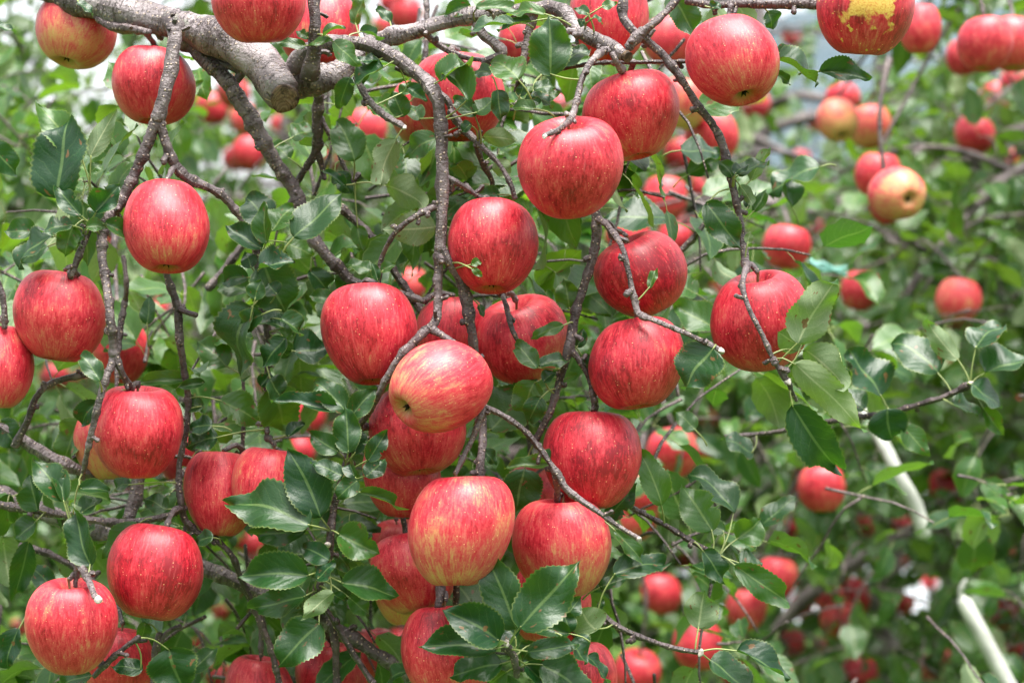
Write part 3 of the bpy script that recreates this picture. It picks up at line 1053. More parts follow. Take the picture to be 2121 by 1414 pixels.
def bg_tree(loc, label, height, crown, nbranch, nsprig, seed, lsize=0.074, tone0=0.22, n_single=120, lean=0.0, top_thin=None, thin=.7, low=.55, group='apple trees of the rows behind', big=True):
    rng = random.Random(seed)
    t = bpy.data.objects.new('apple_tree', None)
    COL.objects.link(t)
    t.location = loc
    tag(t, label, 'tree', group)
    L = Vector(loc)
    rec = TreeRec()
    rec.empty, rec.samples, rec.rng = t, [], rng
    g = Geo()
    hT = height * 0.42
    pts = [(L + Vector((0, 0, -0.05)), .085), (L + Vector((rng.uniform(-.05, .05), 0, hT * .4)), .066), (L + Vector((lean * .5, rng.uniform(-.05, .05), hT)), .055),
           (L + Vector((lean, rng.uniform(-.1, .1), height * .72)), .034), (L + Vector((lean * 1.2, 0, height * .95)), .012)]
    path = catmull(pts, 0.06)
    g.ring_tube(path, 10, rng, 0.04)
    o = link('trunk', g.mesh('trunk'), [M_BARK], t, -L)
    o.color = (0.9, 0, 0, 1)
    twig_geo, items = Geo(), []
    for k in range(nbranch):
        q = path[int(len(path) * rng.uniform(.36, .86))]
        an = 2 * math.pi * (k + rng.uniform(-.3, .3)) / nbranch
        ln = crown * rng.uniform(.75, 1.1) * (1.0 if q[0].z < height * .62 else .75)
        d = Vector((math.cos(an), math.sin(an), rng.uniform(.25, .75)))
        p = q[0].copy()
        bp = []
        n = 9
        for i in range(n + 1):
            bp.append((p.copy(), max(.005, q[1] * .55 * (1 - .85 * i / n))))
            d = (d.normalized() + Vector((rng.uniform(-.2, .2), rng.uniform(-.2, .2), rng.uniform(-.1, .1) - .17))).normalized()
            p = p + d * ln / n
        bpath = catmull(bp, 0.035)
        g = Geo()
        g.ring_tube(bpath, 8, rng, 0.06)
        o = link('branch', g.mesh('branch'), [M_BARK], t, -L)
        o.color = (0.55, 0, 0, 1)
        rec.samples += [(x[0], x[1]) for x in bpath[len(bpath) // 5:]]
        # side shoots
        for m in range(4):
            q2 = bpath[int(len(bpath) * rng.uniform(.3, .97)) - 1]
            d2 = Vector((rng.uniform(-1, 1), rng.uniform(-1, 1), rng.uniform(-.3, .8)))
            p2, sp = q2[0].copy(), []
            l2 = crown * rng.uniform(.25, .5)
            for i in range(7):
                sp.append((p2.copy(), max(.0028, q2[1] * .55 * (1 - .8 * i / 6))))
                d2 = (d2.normalized() + Vector((rng.uniform(-.25, .25), rng.uniform(-.25, .25), rng.uniform(-.1, .1) - .2))).normalized()
                p2 = p2 + d2 * l2 / 6
            spath = catmull(sp, 0.03)
            twig_geo.ring_tube(spath, 6, rng, 0.06)
            rec.samples += [(x[0], x[1]) for x in spath[2:]]
    nsprig = int(nsprig * 1.25)
    made = tries = 0
    while made < nsprig and tries < nsprig * 14:
        tries += 1
        s, r_ = rng.choice(rec.samples)
        s = s - Vector((0, 0, rng.random() ** 2 * low))
        if s.z < .15 or not in_view(s, 1.45 if rng.random() < .85 else 4.0):
            continue
        if top_thin is not None and s.z > top_thin and rng.random() < thin:
            continue
        d = rand_unit(rng)
        d.z = d.z * .7 + .25
        sprig(rng, s, d, rng.uniform(.10, .30), rng.randint(6, 9), lsize, tone0, twig_geo, items)
        made += 1
    o = link('twigs', twig_geo.mesh('twigs'), [M_BARK], t, -L)
    o.color = (0.35, 0, 0, 1)
    o['kind'] = 'stuff'
    leaf_parts(t, items, n_single)
    return rec


BG = []
BG.append(bg_tree((1.42, 4.3, 0), 'nearest leafy apple tree of the next row, right of the hanging fruit, blurred', 3.0, 1.4, 16, 680, 11, n_single=230, tone0=.48, low=.8))
BG.append(bg_tree((2.15, 5.6, 0), 'blurred apple tree at the right edge, behind the tree with the paired apples', 3.2, 1.3, 14, 520, 12, n_single=150, low=.8, tone0=.48))
BG.append(bg_tree((0.25, 5.9, 0), 'blurred apple tree straight behind the hanging fruit, seen between the branches', 3.0, 1.4, 15, 620, 13, n_single=120, low=.8, tone0=.48, top_thin=2.5, thin=.3))
BG.append(bg_tree((-1.75, 5.0, 0), 'blurred apple tree behind the left branches, bright sky showing through its top', 3.3, 1.5, 17, 640, 14, n_single=150, tone0=.48, top_thin=2.15, thin=.2))
BG.append(bg_tree((-0.75, 6.7, 0), 'pale green apple tree between the limb and the rising grey branch, thin against the sky', 3.2, 1.4, 16, 520, 20, n_single=80, tone0=.50, top_thin=2.3, thin=.35))
BG.append(bg_tree((-2.9, 8.2, 0), 'apple tree farther off at the far left, its top broken by white sky', 3.1, 1.7, 13, 520, 15, n_single=60, tone0=.50, top_thin=2.3, thin=.25))
BG.append(bg_tree((-0.5, 8.6, 0), 'apple tree farther off left of the middle, mostly hidden by nearer leaves', 2.9, 1.6, 13, 380, 16, n_single=60, tone0=.32, top_thin=2.4, thin=.3))
BG.append(bg_tree((1.5, 8.0, 0), 'apple tree farther off behind the white prop poles, dark green', 3.2, 1.6, 14, 600, 17, n_single=60, low=1.0, tone0=.48))
BG.append(bg_tree((0.85, 6.9, 0), 'apple tree between the middle and the white prop poles, one row back', 3.4, 1.5, 15, 560, 19, n_single=60, low=1.1, tone0=.48))
BG.append(bg_tree((3.2, 8.8, 0), 'apple tree farthest right of the row beyond the white prop poles', 3.4, 1.7, 14, 560, 18, n_single=40, low=1.0, tone0=.48))
for i, (x, y, lab) in enumerate([(-3.4, 13.0, 'distant apple tree low at the far left of the last row, under the white sky'), (-0.9, 13.4, 'distant apple tree of the last row, left of the middle behind the canopy'),
                                 (1.3, 13.0, 'distant apple tree of the last row, right of the middle between two prop pole trees'), (3.5, 13.5, 'distant apple tree of the last row behind the straight white pole'),
                                 (5.6, 13.2, 'distant apple tree at the right end of the last row')]):
    bg_tree((x, y, 0), lab, 3.2 if x > 0 else 2.9, 1.9, 12, 380, 40 + i, lsize=.10, n_single=0, group='apple trees of the last row', top_thin=(2.4 if x < 1 else None), low=1.0)


# ================================================================== THE TREE IN FRONT
tree = bpy.data.objects.new('apple_tree', None)
COL.objects.link(tree)
TL = Vector((-1.35, F + 0.45, 0))
tree.location = TL
tag(tree, 'apple tree in sharp focus with grey limbs and drooping twigs full of red apples', 'tree')
BS = []          # samples of the branches: (point, radius)


def branch(name, pts, age, rng=R, sides=12, spurs=0, knots=True, rough=0.05, step=None):
    """pts: (px, py, d, radius in photo pixels)."""
    ctl = [(P(x, y, d), r * PX(d)) for x, y, d, r in pts]
    rmin = min(c_[1] for c_ in ctl)
    st = step or max(0.0022, min(0.010, rmin * 0.9))
    path = catmull(ctl, st)
    # fine crookedness
    for i in range(1, len(path) - 1):
        path[i] = (path[i][0] + rand_unit(rng) * path[i][1] * 0.07, path[i][1])
    g = Geo()
    g.ring_tube(path, sides, rng, rough, knots)
    for _ in range(spurs):
        i = rng.randrange(2, len(path) - 2)
        p, r = path[i]
        ax = (path[i + 1][0] - path[i - 1][0]).normalized()
        s = rand_unit(rng)
        s = (s - ax * s.dot(ax))
        if s.length < .1:
            continue
        s = (s.normalized() + ax * rng.uniform(-.3, .6)).normalized()
        ln = rng.uniform(.002, .008)
        rr = rng.uniform(.0016, .003)
        g.ring_tube(catmull([(p + s * r * .5, rr * 1.2), (p + s * (r + ln * .5), rr), (p + s * (r + ln) + ax * rng.uniform(-.002, .002), rr * 1.25), (p + s * (r + ln * 1.25), rr * .5)], .0015), 7, rng, .1, False)
    o = link(name, g.mesh(name), [M_BARK], tree, -TL)
    o.color = (age, 0, 0, 1)
    BS.extend(path)
    return o, path


# trunk and scaffold outside the left edge carry the limbs
g = Geo()
tp = catmull([(Vector((-1.35, F + .45, -.05)), .10), (Vector((-1.33, F + .43, .7)), .078), (Vector((-1.28, F + .40, 1.5)), .064), (Vector((-1.15, F + .33, 1.85)), .05), (P(-600, -230, .22), .038)], .05)
g.ring_tube(tp, 16, R, .04)
o = link('trunk', g.mesh('trunk'), [M_BARK], tree, -TL)
o.color = (1, 0, 0, 1)

limb, lp = branch('limb', [(-600, -230, .22, 42), (-250, -140, .2, 36), (60, -38, .15, 29), (200, 10, .12, 30), (330, 42, .10, 31), (420, 66, .08, 33), (490, 95, .06, 38),
                           (540, 130, .05, 42), (566, 165, .04, 41), (584, 196, .02, 37)], 1.0, sides=24, rough=.045, spurs=3)
# sawn end of the limb with a callus lip
pe, re = lp[-1]
ax = (lp[-1][0] - lp[-5][0]).normalized()
ax = (ax + Vector((0.1, -0.75, -.1))).normalized()
gx = Geo()
gx.V, gx.F, gx.UV, gx.M = [], [], [], []
e1 = ax.orthogonal().normalized()
e2 = ax.cross(e1)
rings = [(.82, .010), (.80, .0125), (.5, .0118), (.2, .0122)]
for rr, hh in rings:
    for s in range(28):
        an = 2 * math.pi * s / 28
        k = re * rr * (1 + .05 * math.sin(3 * an + 1) + .03 * math.sin(5 * an))
        gx.V.append(pe + ax * (hh + R.uniform(-.0006, .0006)) + e1 * math.cos(an) * k + e2 * math.sin(an) * k)
        gx.UV.append((0, 0))
gx.V.append(pe + ax * .012)
gx.UV.append((0, 0))
for j in range(3):
    for s in range(28):
        gx.F.append((j * 28 + s, j * 28 + (s + 1) % 28, (j + 1) * 28 + (s + 1) % 28, (j + 1) * 28 + s))
        gx.M.append(0)
for s in range(28):
    gx.F.append((84 + s, 84 + (s + 1) % 28, 112))
    gx.M.append(0)
me = gx.mesh('cut_face')
for v in me.vertices:
    v.co = v.co - pe
cf = link('cut_face', me, [M_CUT], limb)
cf.location = pe

branch('limb', [(560, 150, .07, 28), (610, 168, .06, 32), (665, 165, .06, 30), (715, 140, .07, 25), (760, 100, .08, 20), (800, 80, .08, 17), (865, 64, .07, 16), (935, 42, .06, 15.5),
                (1000, 32, .05, 15), (1060, 28, .04, 14), (1110, 18, .04, 13)], .95, sides=18, rough=.045, spurs=4)
branch('limb', [(1095, 22, .04, 14), (1143, 16, .03, 15), (1172, 30, .02, 14), (1192, 60, .01, 15), (1220, 76, .0, 15), (1255, 92, .0, 15.5), (1294, 114, -.01, 13)], .85, sides=16, rough=.05, spurs=5)
# small sawn stub end
p_end = P(1296, 116, -.018)
st_me = bpy.data.meshes.new('cut_face')
ax = Vector((.55, -.7, -.45)).normalized()
e1, e2 = ax.orthogonal().normalized(), ax.cross(ax.orthogonal().normalized())
V = [ax * .0045] + [ax * .0042 + (e1 * math.cos(i * .449) + e2 * math.sin(i * .449)) * .0052 for i in range(14)] + [(e1 * math.cos(i * .449) + e2 * math.sin(i * .449)) * .0055 for i in range(14)]
Fc = [(0, 1 + i, 1 + (i + 1) % 14) for i in range(14)] + [(1 + i, 15 + i, 15 + (i + 1) % 14, 1 + (i + 1) % 14) for i in range(14)]
st = link('cut_face', mesh_from('cut_face', V, Fc, smooth=False), [M_CUT], tree, p_end - TL)

BR = [
    # name, pts (px,py,d,r), age, spurs
    ('branch', [(602, 150, .05, 20), (640, 108, .04, 17), (685, 90, .03, 15), (743, 90, .02, 14), (790, 105, .01, 14), (862, 150, .0, 14), (897, 190, -.01, 14.5), (912, 240, -.01, 13),
                (915, 320, -.01, 12.5), (916, 420, -.01, 12.5), (911, 520, -.01, 12)], .75, 6),
    ('branch', [(911, 515, -.01, 10), (908, 570, -.01, 9), (907, 630, -.015, 9), (902, 665, -.02, 10), (876, 690, -.03, 9), (836, 730, -.04, 8), (800, 785, -.035, 7.5), (772, 840, -.02, 7), (742, 885, 0, 6)], .45, 5),
    ('branch', [(912, 510, -.01, 11), (930, 540, -.01, 10.5), (955, 580, -.005, 11.5), (966, 625, 0, 12), (976, 680, 0, 10), (984, 740, .01, 9), (994, 810, .02, 8), (1000, 890, .02, 8), (994, 975, 0, 9), (990, 1000, 0, 7)], .5, 6),
    ('twig', [(907, 425, -.01, 7), (870, 443, -.02, 6), (830, 470, -.02, 5.5), (803, 505, -.01, 5), (788, 545, 0, 5), (784, 588, 0, 5)], .3, 4),
    ('twig', [(922, 365, -.01, 6), (950, 380, -.01, 5.5), (978, 398, 0, 6), (1004, 415, 0, 5)], .4, 3),
    ('twig', [(930, 230, .03, 7), (965, 272, .03, 8), (1000, 305, .02, 6), (1035, 342, .01, 5), (1056, 378, .0, 5), (1068, 412, 0, 5.5)], .25, 3),
    ('branch', [(640, 165, .02, 17), (648, 120, .01, 15), (653, 60, 0, 13), (650, 0, 0, 12), (640, -70, .0, 12)], .25, 4),
    ('branch', [(355, 42, .06, 20), (362, 75, .03, 15), (355, 130, .02, 14), (342, 190, .01, 13.5), (326, 252, .01, 13)], .7, 4),
    ('branch', [(327, 248, .01, 12), (300, 310, .01, 11.5), (270, 380, .01, 11.5), (245, 425, .01, 13), (218, 455, .0, 11), (211, 520, -.01, 10), (222, 600, -.03, 8.5), (229, 660, -.04, 9),
                (235, 735, -.03, 10), (217, 790, -.04, 7.5), (198, 860, -.04, 7), (182, 930, -.03, 6), (170, 990, 0, 5)], .5, 8),
    ('branch', [(330, 252, .01, 10), (347, 305, .01, 9.5), (368, 350, .015, 10.5), (402, 376, .02, 10.5), (448, 396, .02, 9), (492, 440, .03, 8), (522, 490, .03, 8), (538, 560, .03, 9), (545, 640, .03, 8),
                (556, 700, .03, 7), (552, 800, .04, 5), (553, 910, .05, 4)], .45, 7),
    ('branch', [(392, 78, .1, 20), (430, 125, .09, 19), (478, 178, .08, 17), (528, 262, .08, 16), (572, 338, .09, 15), (612, 400, .1, 14), (650, 495, .1, 13), (700, 552, .1, 12), (735, 585, .1, 9),
                (800, 602, .1, 8), (845, 612, .1, 7), (880, 625, .09, 6)], .6, 6),
    ('twig', [(480, 178, .08, 10), (500, 150, .08, 9), (470, 135, .08, 8), (430, 118, .09, 7)], .4, 1),
    ('branch', [(660, 195, .09, 11), (657, 260, .1, 10), (655, 310, .11, 9), (632, 350, .12, 7), (610, 385, .13, 6)], .2, 2),
    ('twig', [(660, 240, .1, 6), (695, 300, .1, 5), (712, 345, .1, 4.5), (735, 380, .1, 4)], .15, 1),
    ('twig', [(656, 310, .11, 6), (668, 350, .12, 6), (672, 372, .12, 5)], .15, 0),
    ('twig', [(700, 425, .16, 9), (770, 492, .16, 8), (825, 575, .15, 8), (870, 640, .14, 7), (905, 700, .13, 6)], .2, 2),
    ('twig', [(735, 160, .03, 6), (762, 205, .02, 6.5), (795, 238, .01, 6.5), (836, 263, .0, 6)], .5, 3),
    ('branch', [(1420, -20, 0, 7), (1370, 35, -.01, 7), (1330, 68, -.01, 9), (1300, 100, -.01, 10)], .35, 4),
    ('branch', [(1294, -30, .01, 9), (1290, 30, .01, 10), (1308, 60, .0, 9), (1340, 85, .0, 8), (1376, 118, 0, 8), (1412, 165, 0, 8), (1445, 218, 0, 8), (1482, 268, 0, 8), (1500, 310, 0, 8), (1512, 365, 0, 9),
                (1528, 430, 0, 7), (1538, 500, 0, 8), (1547, 560, -.02, 8)], .3, 7),
    ('twig', [(1545, 555, -.02, 7), (1538, 590, -.05, 5.5), (1548, 630, -.06, 5), (1568, 672, -.065, 5), (1582, 700, -.065, 5.5), (1600, 740, -.065, 5), (1630, 788, -.065, 7)], .55, 5),
    ('twig', [(1250, 103, -.01, 8), (1222, 132, -.03, 7), (1205, 165, -.05, 6), (1195, 205, -.06, 6.5), (1184, 243, -.07, 7.5), (1160, 266, -.10, 5.5), (1126, 282, -.115, 5.5)], .6, 4),
    ('twig', [(1268, 110, -.01, 7), (1277, 128, -.01, 6.5), (1288, 148, -.0, 8)], .6, 1),
    ('twig', [(1120, 155, .03, 3.5), (1180, 140, .02, 4), (1245, 131, .015, 4), (1330, 129, .015, 4.5), (1425, 128, .02, 4)], .15, 2),
    ('branch', [(1233, 430, .02, 9), (1236, 490, .02, 10), (1226, 540, .02, 9), (1205, 605, .02, 9), (1190, 660, .02, 9), (1178, 722, .01, 10), (1160, 785, .02, 8), (1140, 850, .02, 7), (1105, 920, .03, 6)], .3, 6),
    ('twig', [(1238, 452, .02, 8), (1262, 472, .0, 6.5), (1290, 515, -.02, 5.5), (1302, 565, -.025, 5.5), (1314, 620, -.03, 7), (1324, 650, -.035, 7), (1360, 665, -.045, 5.5), (1425, 692, -.05, 5), (1494, 726, -.05, 6)], .5, 5),
    ('twig', [(1180, 722, .01, 7), (1202, 748, .01, 5.5), (1220, 785, .01, 5.5), (1228, 815, .01, 6.5), (1232, 850, .01, 6)], .25, 3),
    ('twig', [(1245, 455, .02, 6), (1262, 465, .03, 8), (1268, 492, .04, 7)], .5, 1),
    ('twig', [(1040, 608, .06, 5), (1050, 640, .02, 5.5), (1060, 680, .01, 5), (1078, 715, .02, 4)], .4, 2),
    ('twig', [(1002, 840, -.05, 5), (1050, 865, -.06, 5.5), (1095, 900, -.06, 5.5), (1140, 960, -.06, 6), (1156, 985, -.06, 9), (1180, 1018, -.065, 7), (1232, 1055, -.07, 5.5), (1275, 1085, -.07, 5), (1322, 1115, -.07, 6)], .5, 5),
    ('twig', [(1152, 985, -.06, 8), (1154, 1010, -.03, 6), (1153, 1040, 0, 5)], .4, 0),
    ('twig', [(1262, 1010, .05, 6), (1310, 1050, .04, 5), (1380, 1088, .03, 5.5), (1440, 1125, .03, 5), (1490, 1150, .03, 4)], .2, 3),
    ('twig', [(1130, 1260, -.02, 7), (1200, 1268, -.02, 6), (1245, 1272, -.02, 8), (1270, 1292, -.02, 7), (1330, 1320, -.02, 5.5), (1400, 1342, -.02, 5), (1450, 1350, -.02, 6)], .3, 4),
    ('twig', [(193, 430, .01, 7), (186, 470, .0, 6), (168, 518, -.01, 7), (155, 550, -.01, 7), (147, 572, -.01, 6.5)], .3, 4),
    ('twig', [(236, 730, -.03, 8), (250, 765, -.03, 7), (262, 790, -.02, 7), (270, 808, -.01, 8)], .35, 2),
    ('twig', [(30, 925, .06, 8), (58, 868, .05, 7), (75, 822, .05, 7), (115, 790, .05, 7), (190, 772, .05, 6)], .4, 3),
    ('branch', [(338, 540, .03, 6), (352, 590, .03, 7), (368, 640, .03, 8), (372, 700, .03, 9), (380, 760, .04, 7), (390, 830, .05, 6), (384, 900, .05, 6), (372, 960, .05, 6), (373, 1030, .04, 6.5), (386, 1080, .05, 7), (430, 1120, .06, 6)], .25, 7),
    ('twig', [(370, 640, .03, 6), (390, 648, .02, 6), (406, 652, .01, 6)], .3, 0),
    ('branch', [(290, 975, .09, 14), (280, 1030, .09, 13), (266, 1075, .08, 12)], .5, 1),
    ('twig', [(0, 1045, .07, 8), (110, 1062, .07, 8), (240, 1082, .07, 8), (340, 1070, .06, 7), (385, 1050, .05, 6)], .35, 3),
    ('twig', [(160, 1130, -.03, 9), (164, 1160, -.05, 11), (180, 1195, -.07, 7), (200, 1240, -.1, 6)], .55, 1),
    ('twig', [(160, 1160, -.05, 6), (158, 1190, -.05, 5), (156, 1215, -.05, 4.5)], .4, 0),
    ('branch', [(-60, 1000, .22, 20), (60, 1050, .22, 18), (200, 1100, .2, 17), (410, 1172, .17, 16), (480, 1200, .16, 16), (560, 1238, .15, 16), (650, 1278, .14, 15), (730, 1322, .12, 13), (830, 1388, .11, 12), (900, 1440, .1, 11)], .85, 4),
    ('twig', [(195, 1400, -.02, 6), (225, 1370, -.03, 6), (258, 1340, -.03, 5), (290, 1318, -.03, 5)], .4, 3),
    ('twig', [(676, 1262, -.02, 5.5), (700, 1300, -.02, 6), (738, 1362, -.02, 6), (780, 1425, -.02, 6)], .2, 2),
    ('branch', [(742, 885, 0, 6), (728, 920, -.01, 5.5), (708, 985, -.02, 6), (692, 1050, -.02, 7), (686, 1095, -.03, 8), (680, 1150, -.03, 8), (665, 1200, -.03, 8), (650, 1235, -.03, 6)], .25, 5),
    ('twig', [(520, 1240, .08, 7), (545, 1300, .08, 7), (566, 1360, .08, 6.5), (580, 1420, .08, 6)], .1, 1),
    ('twig', [(440, 1110, .06, 6), (480, 1150, .06, 6.5), (500, 1200, .07, 6), (520, 1240, .08, 6)], .2, 1),
    ('twig', [(690, 1290, .1, 8), (695, 1350, .1, 8), (698, 1420, .1, 7)], .1, 1),
    ('branch', [(1740, 8, -.02, 12), (1660, 8, -.02, 11), (1590, 10, -.01, 9), (1530, 8, 0, 8), (1480, 12, .01, 7), (1420, 2, .01, 6)], .2, 4),
    ('twig', [(1515, 10, 0, 7), (1512, 35, 0, 6), (1508, 55, -.01, 5)], .4, 0),
    ('branch', [(150, -20, .12, 7), (190, 22, .12, 8), (222, 52, .1, 8), (262, 58, .09, 7), (310, 68, .07, 7)], .25, 3),
    ('twig', [(300, 66, .07, 6), (315, 85, .08, 5), (322, 102, .1, 4)], .3, 0),
    ('branch', [(1110, 15, .04, 9), (1098, 55, .04, 9), (1090, 100, .04, 8), (1080, 140, .04, 6), (1068, 190, .05, 5)], .5, 3),
    ('twig', [(870, 60, .06, 7), (910, 95, .08, 6), (960, 118, .08, 5.5), (1030, 128, .07, 5)], .3, 2),
    ('twig', [(820, 140, .05, 6), (868, 165, .05, 5.5), (920, 200, .04, 6), (945, 250, .04, 7), (966, 275, .03, 7)], .15, 2),
    ('twig', [(985, 300, .06, 6), (1000, 340, .08, 6), (1020, 380, .1, 5), (1005, 430, .12, 4)], .15, 1),
    ('twig', [(1000, 130, .05, 9), (1040, 110, .04, 10), (1000, 72, .05, 10), (985, 48, .05, 9)], .6, 1),
    ('twig', [(-20, 560, .0, 6), (5, 610, 0, 6), (10, 680, 0, 6)], .3, 1),
    ('twig', [(910, 1180, .04, 8), (912, 1215, .02, 9), (908, 1258, .0, 8)], .6, 1),
    ('twig', [(945, 1200, .03, 7), (945, 1250, .04, 6.5), (945, 1300, .05, 6)], .15, 0),
    ('twig', [(1070, 1400, -.06, 7), (1066, 1365, -.07, 7.5), (1052, 1335, -.08, 6)], .6, 1),
    ('twig', [(1215, 1420, .0, 6), (1140, 1390, -.03, 6), (1070, 1385, -.06, 6)], .3, 1),
    ('twig', [(330, 1310, .04, 7), (320, 1360, .04, 7), (318, 1425, .04, 7)], .2, 1),
    ('twig', [(318, 1350, .04, 5), (345, 1310, .04, 5), (375, 1295, .04, 5)], .4, 1),
    ('twig', [(255, 530, .15, 5), (262, 600, .15, 5), (250, 660, .2, 5), (245, 690, .25, 4)], .3, 1),
    ('twig', [(200, 480, .0, 6), (198, 460, 0, 6), (205, 445, 0, 7)], .4, 1),
    ('twig', [(430, 600, .35, 8), (490, 525, .35, 8), (540, 450, .35, 7)], .5, 1),
    ('twig', [(500, 960, .1, 4), (505, 860, .1, 4), (503, 760, .1, 4), (500, 680, .1, 3.5)], .1, 1),
    ('twig', [(0, 880, .1, 12), (60, 920, .1, 13), (130, 960, .1, 13), (200, 985, .12, 10)], .6, 1),
    ('twig', [(40, 1130, .15, 7), (110, 1150, .15, 7), (190, 1200, .15, 6), (225, 1250, .14, 5)], .3, 1),
    ('twig', [(1750, 865, .28, 6), (1830, 858, .28, 6), (1900, 838, .27, 6), (1960, 820, .26, 6), (2010, 796, .25, 7)], .15, 3),
    ('twig', [(1500, 905, .32, 5), (1600, 895, .32, 5), (1680, 880, .30, 5), (1752, 866, .28, 6)], .2, 1),
    ('twig', [(1410, 520, .25, 7), (1440, 488, .25, 6), (1470, 450, .25, 5)], .35, 0),
    ('twig', [(1632, 788, -.065, 6), (1640, 810, -.06, 4), (1650, 830, -.05, 3.5)], .5, 0),
]
for nm, pts, age, sp in BR:
    branch(nm, pts, age, spurs=sp, sides=12 if nm == 'branch' else 9, rough=.06)

# pale swollen buds at shoot tips
for (x, y, d, r) in [(1128, 283, -.116, 6), (1631, 790, -.066, 8), (1494, 727, -.051, 8), (1323, 1116, -.071, 7), (1451, 1351, -.021, 8), (203, 1241, -.101, 9), (838, 264, 0, 6), (678, 1128, -.035, 8), (1050, 1332, -.082, 9), (2012, 795, .25, 8)]:
    g = Geo()
    q = P(x, y, d)
    ax = Vector((R.uniform(-.5, .5), -.5, R.uniform(-.6, .2))).normalized()
    s = r * PX(d)
    g.ring_tube(catmull([(q - ax * s, s * .5), (q, s * .95), (q + ax * s * .8, s * .6), (q + ax * s * 1.3, s * .15)], s * .35), 9, R, .10, False)
    link('bud', g.mesh('bud'), [M_BUD], tree, -TL)


# ------------------------------------------------------------------ leaves placed one by one on the front tree
def near_branch(p, maxd):
    best, bd = None, maxd
    for q, r in BS[::2]:
        dd = (q - p).length
        if dd < bd:
            best, bd = q, dd
    return best


